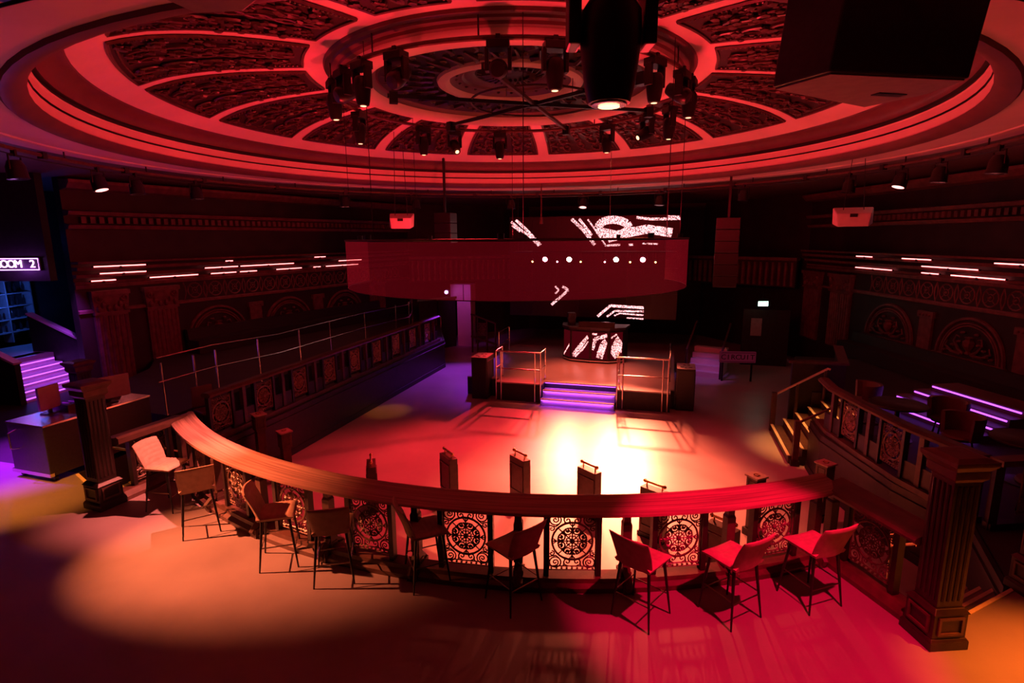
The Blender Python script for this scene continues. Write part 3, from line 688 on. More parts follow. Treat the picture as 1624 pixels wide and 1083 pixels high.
def tube_rail(name, label, cat, pts, posts, levels, zb, r=.024, m='chrome', group=None):
    t = thing(name, label, cat, (pts[0][0], pts[0][1], zb), 0, group); o = V((pts[0][0], pts[0][1]))
    for z in levels: MB().tube([(p[0] - o.x, p[1] - o.y, z + (p[2] if len(p) > 2 else 0)) for p in pts], r, 8).build('rail', m, t, True)
    for p in posts:
        q = MB().tube([(p[0] - o.x, p[1] - o.y, p[2] if len(p) > 2 else 0), (p[0] - o.x, p[1] - o.y, levels[0] + (p[3] if len(p) > 3 else 0))], r, 8).build('post', m, t, True)
        MB().tube([(p[0] - o.x, p[1] - o.y, (p[2] if len(p) > 2 else 0)), (p[0] - o.x, p[1] - o.y, (p[2] if len(p) > 2 else 0) + .03)], r * 1.9, 8).build('flange', m, q)
    return t
tube_rail('tube_railing', 'two-bar chrome tube railing on the left wing of the stage', 'railing', [(-2.16, 6.35), (-2.16, 5.66), (-.72, 5.66), (-.72, 6.35)], [(-2.16, 6.35, .6), (-2.16, 5.66), (-2.0, 5.66), (-.9, 5.66), (-.72, 5.66), (-.72, 6.35, .6)], [1.6, 1.05], -1.1)
tube_rail('tube_railing', 'two-bar chrome tube railing on the right wing of the stage', 'railing', [(1.63, 6.35), (1.63, 5.66), (3.1, 5.66), (3.14, 6.3), (3.14, 8.2)], [(1.63, 6.35, .6), (1.63, 5.66), (1.8, 5.66), (2.95, 5.66), (3.1, 5.66), (3.14, 7.0, .6), (3.14, 8.2, .6)], [1.6, 1.05], -1.1)
tube_rail('tube_railing', 'chrome tube rail end standing far back at the left of the stage', 'railing', [(-3.1, 9.0), (-3.1, 10.4)], [(-3.1, 9.0), (-3.1, 10.4)], [1.0, .5], -.5)
def subwoofer(loc, rz, label, h):
    t = thing('subwoofer', label, 'speaker', loc, rz, 'bass cabinets beside the stage')
    MB().box(-.26, .26, 0, .75, 0, h).build('cabinet', 'speaker_paint', t, bevel=.015)
    MB().box(-.235, .235, -.02, .0, .04, h - .05).build('grille', 'fixture', t)
    MB().box(-.262, .262, -.004, .752, h - .001, h + .012).build('top_board', 'white_plastic', t)
    for x, y, wx in ((-.12, .2, .05), (.12, .2, .05), (-.05, .5, .035), (.08, .5, .035), (-.02, .1, .03)): MB().box(x - wx, x + wx, y - .025, y + .025, h + .011, h + .02).build('socket', 'fixture', t)
    for s in (-1, 1):
        f = MB()
        for y0, y1, z0, z1 in ((.08, .67, .1, .13), (.08, .67, h - .16, h - .13), (.08, .11, .13, h - .16), (.64, .67, .13, h - .16)): f.box(s * .26 - .012, s * .26 + .012, y0, y1, z0, z1)
        f.build('side_frame', 'mid_oak', t)
subwoofer((-2.72, 5.62, -1.1), 0, 'tall black bass cabinet left of the stage', 1.36)
subwoofer((3.6, 6.0, -1.1), 0, 'tall black bass cabinet right of the stage', 1.27)
# DJ booth
DJ = thing('dj_booth', 'faceted DJ booth with lit screen panels on the stage', 'DJ booth', (0, 0, -.5))
bp = [(-.78, 10.1), (-.7, 9.5), (-.38, 9.14), (.36, 9.0), (1.02, 9.02), (1.5, 9.36), (1.6, 10.1)]
MB().prism(bp, .1, 1.22).build('body', 'black_paint', DJ)
def grow(poly, d, c=(.42, 9.6)): return [(c[0] + (x - c[0]) * (1 + d), c[1] + (y - c[1]) * (1 + d)) for x, y in poly]
MB().prism(grow(bp, .06), 1.22, 1.3).build('counter', 'speaker_paint', DJ)
MB().prism(grow(bp, .04), .06, .1).build('plinth', 'chrome', DJ)
emit('led_picture', (1, .36, .36), 3., .5, 34.); emit('led_back', (.5, .01, .03), .12)
for q, (a, b_) in enumerate(zip(bp[:-1], bp[1:])):
    a, b_ = V(a), V(b_); d = (b_ - a); L = d.length; d.normalize(); ang = math.atan2(d.y, d.x); mid = (a + b_) / 2; n = V((d.y, -d.x))
    if q in (0, 5): continue
    p = MB().box(-L / 2 + .05, L / 2 - .05, -.015, .015, .16, 1.14).build('screen_panel', 'led_back', DJ, loc=(mid.x + n.x * .012, mid.y + n.y * .012, 0), rz=ang)
    g = MB(); w2 = L / 2 - .06
    def strip(pts, wd):
        for (x0, z0), (x1, z1) in zip(pts, pts[1:]):
            nx_, nz_ = -(z1 - z0), x1 - x0; l_ = math.hypot(nx_, nz_) or 1; nx_ *= wd / l_ / 2; nz_ *= wd / l_ / 2
            cl = lambda x, z: (max(-w2, min(w2, x)), -.018, max(.18, min(1.12, z)))
            g.add([cl(x0 - nx_, z0 - nz_), cl(x1 - nx_, z1 - nz_), cl(x1 + nx_, z1 + nz_), cl(x0 + nx_, z0 + nz_)], [(0, 1, 2, 3)])
    if q == 1: strip([(-.3, .2), (.3, .62)], .12)
    elif q == 2: strip([(-w2, .25), (0, .6), (w2, .98)], .16); strip([(-w2 * .6, .2), (w2 * .3, .5), (w2, .8)], .06)
    elif q == 3: strip([(-w2, .5), (-w2 * .6, .9), (w2, 1.05)], .14); strip([(0, .2), (w2 * .5, .7), (w2, .85)], .24); strip([(-w2, 1.1), (-.1, 1.08)], .08); strip([(-w2 * .2, .4), (w2, .75)], .1)
    else: strip([(-w2, .25), (0, .5), (w2, .9)], .5); strip([(-w2, .95), (0, 1.08)], .06)
    g.build('screen_image', 'led_picture', p)
for x, y in ((-.5, 9.5), (.3, 9.15), (1.0, 9.15), (1.4, 9.6)):
    MB().tube([(x - .02, y, .04), (x + .02, y, .04)], .04, 10).build('caster', 'fixture', DJ, True)
g = MB().box(-.1, 1.2, 9.12, 9.13, 1.3, 1.5).build('glass_screen', 'glass_dark', DJ)
t = thing('monitor_speaker', 'small dark monitor speaker on the left end of the DJ booth', 'speaker', (-.45, 9.65, .8), .3)
MB().box(-.14, .14, -.14, .14, 0, .45).build('cabinet', 'speaker_paint', t, bevel=.02); MB().tube([(0, -.13, .28), (0, -.15, .28)], .09, 14).build('woofer', 'fixture', t, True); MB().tube([(0, -.13, .39), (0, -.15, .39)], .035, 12).build('tweeter', 'fixture', t, True)
t = thing('mixing_deck', 'flat DJ mixer deck on the booth counter', 'mixer', (.45, 9.6, .8), 0)
MB().frus((0, 0), .55, .25, 0, .1, .53, .22).build('body', 'case_grey', t)
for x in (-.36, .36): MB().tube([(x, 0, .1), (x, 0, .125)], .15, 20).build('jog_wheel', 'chrome', t, True)
for x in (-.08, 0, .08): MB().box(x - .012, x + .012, -.12, .1, .1, .115).build('fader', 'white_plastic', t)
# video wall behind the stage
VW = thing('video_wall', 'large dark video wall of square panels behind the stage', 'screen', (0, 11.5, 0))
pm = MB().box(-.475, .475, 0, .08, -.496, .496).mesh('screen_panel', 'fixture')
for i in range(7):
    for j in range(4): inst('screen_panel', pm, VW, (-2.9 + i * .957, 0, 1.32 + j * 1.0))
emit('led_wall', (1, .4, .42), 3.5, .5, 40.)
g = MB()
def ln(pts, wd, y=-.012):
    for (x0, z0), (x1, z1) in zip(pts, pts[1:]):
        nx_, nz_ = -(z1 - z0), x1 - x0; l_ = math.hypot(nx_, nz_); nx_ *= wd / l_ / 2; nz_ *= wd / l_ / 2
        g.add([(x0 - nx_, y, z0 - nz_), (x1 - nx_, y, z1 - nz_), (x1 + nx_, y, z1 + nz_), (x0 + nx_, y, z0 + nz_)], [(0, 1, 2, 3)])
def px(x, y): # screen point from its place on the wall, metres (wall spans 6.7 x 4)
    return (-3.37 + (x - 808) / 272 * 6.68, 4.81 - (y - 345) * .0246)
for pts, wd in (([(811, 352), (828, 366), (843, 376), (858, 391)], .12), ([(819, 349), (838, 366), (861, 390)], .14), ([(812, 358), (826, 368)], .08),
                ([(912, 349), (930, 365), (950, 390)], .16), ([(924, 349), (938, 366), (945, 375)], .12), ([(938, 350), (950, 366), (968, 392)], .07),
                ([(1014, 348), (1035, 351), (1080, 351)], .12), ([(1060, 347), (1078, 348)], .07), ([(970, 380), (1000, 372), (1030, 366), (1068, 372)], .42), ([(1000, 366), (1040, 366), (1068, 374)], .2), ([(955, 366), (1000, 376)], .25),
                ([(886, 457), (892, 463), (886, 470)], .08), ([(898, 457), (908, 463), (880, 488)], .13), ([(957, 505), (977, 487), (1030, 489)], .13), ([(972, 505), (985, 495), (1030, 495)], .09), ([(984, 503), (992, 499), (1030, 501)], .07), ([(1004, 506), (1030, 507)], .07), ([(969, 391), (990, 390)], .1), ([(1003, 390), (1010, 390)], .1), ([(1024, 388), (1048, 389)], .07)):
    ln([px(*p) for p in pts], wd * .8)
cx, cz = px(975, 361)
for k in range(7): ln([(cx + .62 * math.cos(a) * (1.1 if math.cos(a) > 0 else .8), cz + .3 * math.sin(a) - .05) for a in (k * .9, k * .9 + .5, k * .9 + 1.)], .3)
g.build('screen_image', 'led_wall', VW)
# back truss bar with blinders
words = ['first', 'second', 'third', 'fourth', 'fifth', 'sixth', 'seventh', 'eighth', 'ninth', 'tenth', 'eleventh', 'twelfth', 'thirteenth', 'fourteenth']
t = thing('lamp_bar', 'black lighting bar hung above the back of the stage', 'lighting bar', (0, 10.75, 3.45)); MB().tube([(-3.2 + .08 * q, 0, 0) for q in range(81)], .03, 8).build('bar', 'fixture', t)
for s in (-2.8, 2.8): MB().tube([(s, 0, 0), (s, 0, 2.24)], .008, 5).build('suspension_wire', 'fixture', t)
emit('lens_white', (1, .55, .42), 60.); emit('lens_pink', (1, .2, .3), 45.); emit('lens_amber', (1, .45, .1), 30.); emit('lens_warm', (1, .42, .2), 4.); emit('lens_dim', (1, .25, .2), 2.5)
for k, (x, m) in enumerate(((-1.69, 'lens_pink'), (-.74, 'lens_white'), (1.04, 'lens_white'), (2.02, 'lens_pink'))):
    t = thing('stage_blinder', ['glowing pink', 'glowing white', 'glowing white', 'glowing pink'][k] + ' stage lamp behind the hanging screen, ' + words[k] + ' large one from the left', 'stage lamp', (x, 10.72, 3.2), 0, 'stage lamps on the back bar')
    t.rotation_euler = (math.radians(18), 0, 0)
    MB().tube([(0, -.1, 0), (0, .12, 0)], .13, 14, r1=.09).build('housing', 'fixture', t, True); MB().tube([(0, -.105, 0), (0, -.11, 0)], .095, 14).build('lens', m, t); MB().tube([(-.15, 0, 0), (-.15, 0, .2), (.15, 0, .2), (.15, 0, 0)], .012, 5).build('yoke', 'fixture', t); MB().tube([(0, 0, .19), (0, .106, .235)], .02, 6).build('clamp', 'fixture', t)
for k, x in enumerate((-2.2, -1.21, -.3, .62, 1.56, 2.48)):
    t = thing('pin_spot', 'small glowing lamp behind the hanging screen, ' + words[k] + ' small one from the left', 'stage lamp', (x, 10.72, 3.1), 0, 'small lamps on the back bar'); t.rotation_euler = (math.radians(18), 0, 0)
    MB().tube([(0, -.07, 0), (0, .08, 0)], .06, 10).build('housing', 'fixture', t, True); MB().tube([(0, -.075, 0), (0, -.08, 0)], .032, 10).build('lens', 'lens_amber' if k % 2 == 0 or k > 3 else 'lens_pink', t); MB().tube([(0, .02, .05), (0, .137, .33)], .014, 5).build('bracket', 'fixture', t)
# ------------------------------------------------------------------ hanging LED net
NET = thing('led_screen', 'round see-through red LED net hanging over the dance floor', 'screen', (.1, 0, 3.13))
npan = 40; da = 2 * PI / npan
pm = MB().lathe([(3.2, 0.0), (3.2, .82)], 4, 0, da * .994).mesh('net_panel', 'led_net', True)
for k in range(23): inst('net_panel', pm, NET, (0, 0, 0), math.radians(182) + k * da)
MB().tube(circ(3.2, 80, (0, 0, .84), plane='xy'), .018, 6, True).build('top_hoop', 'fixture', NET, True)
MB().tube(circ(3.2, 60, (0, 0, -.005), math.radians(182), math.radians(389), 'xy'), .006, 5).build('bottom_hem', 'fixture', NET)
for k in range(8):
    a = k * PI / 4 + .3; MB().tube([(3.2 * math.cos(a), 3.2 * math.sin(a), .84), (3.2 * math.cos(a), 3.2 * math.sin(a), 3.72)], .006, 4).build('suspension_wire', 'fixture', NET)
for k in range(8):  # housings for the added dome uplights
    a = k * PI / 4 + .2; t = thing('added_uplight', 'small lamp added on the net hoop to redden the dome, ' + words[k] + ' counted round from its right end', 'added_uplight', (.1 + 3.12 * math.cos(a), 3.12 * math.sin(a), 3.97), a, 'lamps added on the hoop of the hanging net')
    MB().tube([(0, 0, .0), (0, 0, .09)], .05, 10).build('housing', 'fixture', t, True); MB().box(-.02, .07, -.012, .012, -.01, .02).build('clamp', 'fixture', t)
# ------------------------------------------------------------------ lighting rigs under the ceiling
t = thing('lighting_truss', 'wide pipe ring with lamps hung under the edge of the dome', 'lighting truss', (0, 0, 5.42))
MB().tube(circ(8.0, 112, plane='xy'), .032, 8, True).build('pipe', 'mid_oak', t, True)
MB().tube(circ(8.0, 112, (0, 0, -.09), plane='xy'), .012, 5, True).build('cable', 'fixture', t)
for k in range(24):
    a = k * PI / 12 + .1; MB().tube([(8 * math.cos(a), 8 * math.sin(a), 0), (8 * math.cos(a), 8 * math.sin(a), .16)], .014, 6).build('drop_rod', 'fixture', t)
    MB().box(-.05, .05, -.05, .05, -.06, .05).build('coupler', 'fixture', t, loc=(8 * math.cos(a + .07), 8 * math.sin(a + .07), 0), rz=a)
t = thing('lighting_truss', 'smaller pipe ring with moving heads hung under the middle of the dome', 'lighting truss', (0, 0, 6.55))
MB().tube(circ(3.2, 72, plane='xy'), .035, 8, True).build('pipe', 'mid_oak', t, True)
for k in range(12):
    a = k * PI / 6 + .15; MB().tube([(3.2 * math.cos(a), 3.2 * math.sin(a), 0), (3.2 * math.cos(a), 3.2 * math.sin(a), .3)], .012, 6).build('drop_rod', 'fixture', t)
t = thing('spider_truss', 'six-armed lamp frame with a small hoop hung below the ceiling rose', 'lighting truss', (.5, -.2, 6.38))
for k in range(3):
    a = math.radians(87 + 62 * k); b = MB()
    c, s = math.cos(a), math.sin(a)
    b.beam((-2.4 * c, -2.4 * s, 0), (2.6 * c, 2.6 * s, 0), .05, .06); b.build('arm', 'mid_oak' if k == 0 else 'fixture', t)
    for q in (-2.3, 2.5): MB().box(-.07, .07, -.07, .07, -.12, .06).build('arm_end', 'fixture', t, loc=(q * c, q * s, 0), rz=a)
MB().tube(circ(1.15, 48, (0, 0, .03), plane='xy'), .02, 6, True).build('hoop', 'mid_oak', t, True)
MB().tube([(0, 0, -.06), (0, 0, .05)], .09, 12).build('hub', 'fixture', t, True)
for k in range(3):
    a = k * 2.1; MB().tube([(.7 * math.cos(a), .7 * math.sin(a), .02), (.7 * math.cos(a), .7 * math.sin(a), .46)], .007, 5).build('suspension_wire', 'fixture', t)
def moving_head(loc, rz, tilt, label, group, lens='lens_warm', s=1.):
    t = thing('moving_head', label, 'stage light', loc, rz, group)
    MB().box(-.15 * s, .15 * s, -.1 * s, .1 * s, -.13 * s, -.02).build('base', 'fixture', t, bevel=.01)
    MB().box(-.03, .03, -.05, .05, -.03, .05).build('clamp', 'fixture', t)
    for sx in (-1, 1): MB().box(sx * .15 * s - .025 * s, sx * .15 * s + .025 * s, -.06 * s, .06 * s, -.4 * s, -.1 * s).build('yoke_arm', 'fixture', t, bevel=.01)
    h = MB().lathe([(.0, .14), (.09, .135), (.12, .09), (.125, .0), (.115, -.1), (.1, -.2), (.085, -.25), (.06, -.252), (.0, -.252)], 16)
    h.v = [(x * s, y * s, z * s) for x, y, z in h.v]; o = h.build('head', 'fixture', t, True, loc=(0, 0, -.36 * s)); o.rotation_euler = (tilt, 0, 0)
    l = MB().lathe([(.075, -.254), (.072, -.258), (.0, -.262)], 14) ; l.v = [(x * s, y * s, z * s) for x, y, z in l.v]; l.build('lens_rim', 'chrome' if s > 1.1 else 'fixture', o)
    l = MB().lathe([(.045, -.263), (.0, -.266)], 12); l.v = [(x * s, y * s, z * s) for x, y, z in l.v]; l.build('lens', lens, o)
    return t
G1 = 'moving heads on the inner ring'
for x, y, tl, l in ((-1.42, -2.87, 0, 'hanging straight down at the left of the ring, with a bright lens'), (-2.35, -2.17, .05, 'hanging straight down, leftmost of the ring'), (-3.2, .0, 0, 'small, hanging on the far left of the ring below the leftmost two'),
                    (-2.63, 1.82, 0, 'hanging before the carved panels, first from the left of the far side'), (-1.14, 2.99, 0, 'hanging before the carved panels near the middle of the far side'), (1.48, 2.84, 0, 'hanging before the carved panels right of the middle of the far side'),
                    (2.86, 1.44, 0, 'hanging at the far right of the ring'), (2.67, -1.76, 0, 'hanging at the right, beside the big near lamp'), (1.43, -2.86, 0, 'hanging left of the big near lamp'), (3.18, -.55, 0, 'hanging at the right end of the ring before a rib'),
                    (2.4, 2.1, 1.1, 'tilted sideways at the far right of the ring'), (-2.1, 2.4, .9, 'tilted sideways at the far left of the ring'), (.73, -3.12, 1.9, 'tipped up on the near side of the ring, above the middle'), (-.74, -3.11, 2.2, 'tipped up on the near side of the ring, left of the middle'), (-1.9, -2.6, 2.0, 'tipped up at the top left of the ring'), (3.05, -1.0, 2.1, 'tipped up at the top right of the ring')):
    moving_head((x, y, 6.53), math.atan2(y, x) + PI / 2, tl, 'black moving-head lamp ' + l, G1)
moving_head((2.67, -7.54, 5.4), .3, 0, 'largest black moving-head lamp near the top of the picture, seen from close by', None, 'lens_warm', 1.22)
def par(az, label, lit, tilt=.35, s=1., R=8., aim=PI / 2):
    a = math.radians(az); t = thing('par_can', label, 'stage light', (R * math.cos(a), R * math.sin(a), 5.4), a + aim, 'par cans on the outer ring')
    MB().box(-.03, .03, -.03, .03, -.1, .04).build('clamp', 'fixture', t)
    MB().tube([(-.16 * s, 0, -.3 * s), (-.16 * s, 0, -.09), (.16 * s, 0, -.09), (.16 * s, 0, -.3 * s)], .014, 6).build('yoke', 'fixture', t)
    h = MB().lathe([(.0, .15), (.09, .14), (.13, .05), (.14, -.12), (.15, -.14), (.135, -.145), (.0, -.13)], 16); h.v = [(x * s, y * s, z * s) for x, y, z in h.v]
    o = h.build('can', 'fixture', t, True, loc=(0, 0, -.3 * s)); o.rotation_euler = (tilt, 0, 0)
    l = MB().lathe([(.12, -.142), (.0, -.147)], 16); l.v = [(x * s, y * s, z * s) for x, y, z in l.v]; l.build('lens', lit, o)
emit('lens_lit', (1, .3, .27), 4.); mat('lens_off', (.05, .02, .02), .15)
for az, l, lit in ((-165, 'par can with a glowing pink lens near the left wall', 'lens_lit'), (21.2, 'par can with a glowing pink lens near the right wall', 'lens_lit'), (88.8, 'small par can glowing pink above the stage', 'lens_lit'),
                   (176.5, 'dark par can on the left of the outer ring', 'lens_off'), (3.4, 'dark par can at the right end of the outer ring', 'lens_off'), (14, 'dark par can beside the right glowing one', 'lens_off'), (-150, 'dark par can at the left picture edge', 'lens_off'), (-172, 'dark par can right of the left glowing one', 'lens_off'),
                   (128.6, 'dark par can above the left end of the hanging net', 'lens_off'), (106, 'dark par can above the middle of the hanging net', 'lens_off'), (71, 'dark par can above the right end of the hanging net', 'lens_off'), (52.5, 'dark par can right of the hanging net', 'lens_off'), (145, 'dark par can left of the hanging net', 'lens_off'), (31, 'dark par can over the white speaker at the right', 'lens_off')):
    par(az, l, lit, .3 if lit == 'lens_lit' else .1)
# large loudspeaker hung at the top right
t = thing('hanging_loudspeaker', 'large dark loudspeaker cabinet filling the top right corner', 'speaker', (0, 0, 0))
bt = [(3.62, -6.12), (3.9, -6.42), (4.82, -5.98), (4.72, -5.62), (4.42, -5.3)]
bb = MB(); tp = [(4.2 + (x - 4.2) * 1.0 + .05, -5.9 + (y + 5.9) * 1.0 - .1) for x, y in bt]; n = len(bt)
bb.add([(x, y, 5.0) for x, y in bt] + [(x, y, 5.66) for x, y in tp], [tuple(range(n - 1, -1, -1)), tuple(range(n, 2 * n))] + [(i, (i + 1) % n, n + (i + 1) % n, n + i) for i in range(n)])
bb.build('cabinet', 'speaker_paint', t, bevel=.012)
MB().prism([(4.2 + (x - 4.2) * .96, -5.9 + (y + 5.9) * .96) for x, y in bt], 4.988, 5.0).build('bottom_board', 'case_grey', t)  # underside coloured paler to stand for light rising from the floor
MB().box(-.12, .12, -.035, .035, 4.982, 4.99).build('handle', 'fixture', t, loc=(4.45, -5.72, 0), rz=.5)
for p in ((4.0, -6.1), (4.55, -5.8)): MB().tube([(p[0], p[1], 5.66), (p[0], p[1], 6.18)], .012, 6).build('hanger', 'fixture', t)
t = thing('hanging_loudspeaker', 'underside of a pale loudspeaker at the top left edge', 'speaker', (0, 0, 0))
MB().prism([(.88, -8.62), (.9, -8.27), (1.12, -8.23), (1.32, -8.34), (1.4, -8.65)], 5.0, 5.5).build('cabinet', 'case_grey', t, bevel=.01)
MB().tube([(1.1, -8.45, 5.5), (1.1, -8.45, 5.66)], .02, 6).build('hanger', 'fixture', t)
def wedge(loc, rz, w, label):
    t = thing('wedge_speaker', label, 'speaker', loc, rz, 'white wedge speakers under the dome')
    b = MB(); b.add([(-w, 0, -.16), (w, 0, -.16), (w * .75, -.22, -.22), (-w * .75, -.22, -.22), (-w, .2, .2), (w, .2, .2), (w * .85, -.24, .06), (-w * .85, -.24, .06)], [(0, 3, 2, 1), (4, 5, 6, 7), (0, 1, 5, 4), (1, 2, 6, 5), (2, 3, 7, 6), (3, 0, 4, 7)])
    b.build('cabinet', 'white_plastic', t, bevel=.02)
    MB().box(-.07, .07, -.26, -.2, -.02, .05).build('port', 'fixture', t)
    for s in (-1, 1): MB().tube([(s * w * .5, 0, .1), (s * w * .3, 0, (domez(math.hypot(loc[0], loc[1])) + .02 if math.hypot(loc[0], loc[1]) < 6.5 else 5.59) - loc[2])], .008, 5).build('cable', 'fixture', t)
wedge((-3.95, 3.13, 4.47), .35, .33, 'white wedge speaker hung left of the video wall')
wedge((6.71, 3.07, 4.4), -.2, .38, 'white wedge speaker hung at the right')
def column(loc, z0, z1, w, label):
    t = thing('column_speaker', label, 'speaker', (loc[0], loc[1], z0), -.09, 'black column loudspeakers')
    n = max(2, int((z1 - z0) / .3)); hh = (z1 - z0) / n
    for k in range(n): MB().box(-w, w, -.2, .25, k * hh + .006, (k + 1) * hh - .006).build('cabinet', 'fixture', t, bevel=.01)
    MB().box(-.03, .03, -.03, .03, z1 - z0, (6.27 if math.hypot(*loc) < 6.6 else 5.9) + .3 - z0).build('hanger', 'fixture', t)
column((4.45, 5.54), 2.64, 4.49, .3, 'tall black column loudspeaker hung right of the hanging net')
column((-3.6, 5.3), 3.85, 4.75, .27,  'short black column loudspeaker hung left of the video wall')
t = thing('ceiling_microphone', 'thin pendant rod with a small knob hung before the video wall', 'pendant', (-.9, 6.5, 0)); MB().tube([(0, 0, 4.6), (0, 0, 5.62)], .02, 8).build('rod', 'mid_oak', t, True); MB().tube([(0, 0, 4.42), (0, 0, 4.62)], .06, 10, r1=.045).build('knob', 'mid_oak', t, True)
# ------------------------------------------------------------------ wall light tubes
emit('tube_red', (1, .17, .17), 6.)
def wtube(side, t0, t1, row, label):
    z, o = ((2.9, .1), (3.1, .22), (3.3, .33))[row]; a, b = (wl(t0, o), wl(t1, o)) if side < 0 else (wr(t0, o), wr(t1, o))
    t = thing('light_tube', label, 'light tube', (a.x, a.y, z), math.atan2(b.y - a.y, b.x - a.x), 'red light tubes on the wall cornices'); L = (b - a).length
    MB().tube([(0.01, 0, 0), (L - .01, 0, 0)], .017, 6).build('tube', 'tube_red', t, True)
    for x in (0, L): MB().tube([(x - .02, 0, 0), (x + .02, 0, 0)], .024, 6).build('end_cap', 'fixture', t)
    MB().box(L / 2 - .03, L / 2 + .03, -.015, .02, -.07, .0).build('clip', 'fixture', t)
rows = ('lowest', 'middle', 'top')
for side, nm, lst in ((-1, 'left', ((0, .67, 0), (1.56, 3.12, 0), (3.52, 4.5, 0), (4.6, 5.33, 0), (6.12, 7.36, 0), (7.9, 8.33, 0), (8.57, 10.5, 0), (.18, 1.46, 1), (3.25, 4.5, 1), (4.55, 6.89, 1), (9.18, 10.6, 1), (0, 1.41, 2), (3.93, 4.25, 2), (7.78, 8.41, 2))),
                      (1, 'right', ((10.21, 8.3, 0), (7.1, 6.39, 0), (6.01, 4.28, 0), (6.97, 4.96, 1), (9.87, 8.97, 2), (7.66, 6.44, 2), (4.45, 3.0, 2)))):
    cnt = {}
    for a, b, r in lst:
        cnt[r] = cnt.get(r, 0) + 1
        wtube(side, a, b, r, 'red light tube on the %s wall cornice, %s row, %s from the %s' % (nm, rows[r], words[cnt[r] - 1], 'left'))
# ------------------------------------------------------------------ left terrace balustrade and chrome railing
def side_balustrade(pts, label, n_sub):
    t = thing('terrace_balustrade', label, 'balustrade', (0, 0, 0))
    MB().path([(-.1, .93), (.1, .93), (.12, .98), (.07, 1.02), (-.07, 1.02), (-.12, .98)], pts).build('top_rail', 'mid_oak', t)
    MB().path([(-.09, 0.0), (.09, 0.0), (.09, .1), (-.09, .1)], pts).build('base_rail', 'mid_oak', t)
    P = [V(p) for p in pts]; seg = [(P[i], P[i + 1]) for i in range(len(P) - 1)]; tot = sum((b - a).length for a, b in seg); step = 1.25; d = .35
    lm = SIDE_LACE
    while d < tot - .3:
        q = d
        for a, b in seg:
            if q <= (b - a).length: break
            q -= (b - a).length
        u = (b - a).normalized(); c = a + u * q; ang = math.atan2(u.y, u.x)
        inst('lace_panel', lm, t, (c.x, c.y, .52), ang)
        for s in (-.3, .3): e = c + u * s; inst('post', FP, t, (e.x, e.y, 0), ang)
        e = c + u * .625; inst('baluster', BB2, t, (e.x, e.y, 0), ang)
        e = c + u * .625; inst('dado_board', DADO, t, (e.x, e.y, 0), ang)
        d += step
    return t
SIDE_LACE = lace_mesh(.52, .66, 'iron_gilt', .009, 'lace_panel')
BB2 = MB().box(-.045, .045, -.045, .045, .1, .93).mesh('baluster', 'mid_oak'); DADO = MB().box(-.3, .3, -.02, .02, .1, .42).mesh('dado_board', 'dark_oak')
side_balustrade([(-5.72, -2.1), (-5.72, 9.3)], 'dark wooden balustrade with round iron panels along the left terrace', 0)
side_balustrade([(7.3, -1.85), (6.78, -.62), (6.52, .42), (6.28, 1.55), (6.28, 2.3)], 'dark wooden balustrade with round iron panels along the right terrace', 0)
# raised walkway behind the left balustrade, with chrome tube railing
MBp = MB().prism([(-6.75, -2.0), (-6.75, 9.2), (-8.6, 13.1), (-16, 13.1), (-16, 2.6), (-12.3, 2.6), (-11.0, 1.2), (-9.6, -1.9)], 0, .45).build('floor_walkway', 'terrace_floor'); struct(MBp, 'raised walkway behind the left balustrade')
tube_rail('tube_railing', 'long two-bar chrome railing along the left walkway', 'railing', [(-6.85, -2.1, .12), (-6.85, -.7, .12), (-6.85, 1.5), (-6.85, 5.8), (-6.85, 9.1, -.1), (-7.3, 10.3, 0)],
          [(-6.85, -2.0), (-6.85, -1.2), (-6.85, -.6), (-6.85, .75), (-6.85, 2.35), (-6.85, 3.8), (-6.85, 5.8), (-6.85, 8.0), (-6.85, 9.1), (-7.3, 10.3)], [1.1, .6], .45, .02)
# low seats on the walkway against the wall
def bench(pts, label):
    t = thing('banquette', label, 'bench', (0, 0, 0))
    MB().path([(-.3, .0), (.3, .0), (.3, .42), (-.3, .42)], pts).build('seat', 'upholstery', t)
    MB().path([(.18, .4), (.34, .4), (.38, .72), (.24, .72)], pts).build('backrest', 'upholstery', t)
    return t
b = bench([tuple(wr(-1.0, .55)), tuple(wr(9.6, .55))], 'long dark banquette against the right wall')
t = thing('banquette', 'long dark banquette against the left wall', 'bench', (0, 0, .45))
pts = [tuple(wl(2.4, .55)), tuple(wl(11.5, .55))]
MB().path([(-.3, 0), (.3, 0), (.3, .42), (-.3, .42)], pts).build('seat', 'upholstery', t); MB().path([(-.34, .4), (-.18, .4), (-.24, .75), (-.38, .75)], pts).build('backrest', 'upholstery', t)
# ------------------------------------------------------------------ right stairs from the dance floor
t = thing('terrace_staircase', 'wooden staircase with yellow-lit nosings up to the right terrace', 'staircase', (5.78, 2.42, -1.1))
for k in range(6):
    x = .28 * k; z = .183 * (k + 1)
    MB().box(x, 1.7, .15, 2.35, z - .183, z).build('tread', 'mid_oak', t)
    MB().box(x - .03, x + .035, .15, 2.35, z + .001, z + .014).build('nosing', 'nosing', t)
t = thing('stair_handrail', 'pale sloping handrail on the far side of the right staircase', 'handrail', (5.8, 4.84, -1.1))
MB().tube([(0, 0, 1.0), (.06, 0, 1.02), (1.2, 0, 1.76), (1.25, 0, 1.74)], .03, 8).build('rail', 'nosing', t, True); MB().box(-.06, .06, -.06, .06, 0, 1.05).build('post', 'mid_oak', t); MB().box(.5, .56, -.03, .03, .3, 1.3).build('post', 'mid_oak', t); MB().box(1.12, 1.18, -.03, .03, .6, 1.7).build('post', 'mid_oak', t)
t = thing('stair_handrail', 'short reddish handrail on the near side of the right staircase', 'handrail', (5.9, 2.5, -1.1))
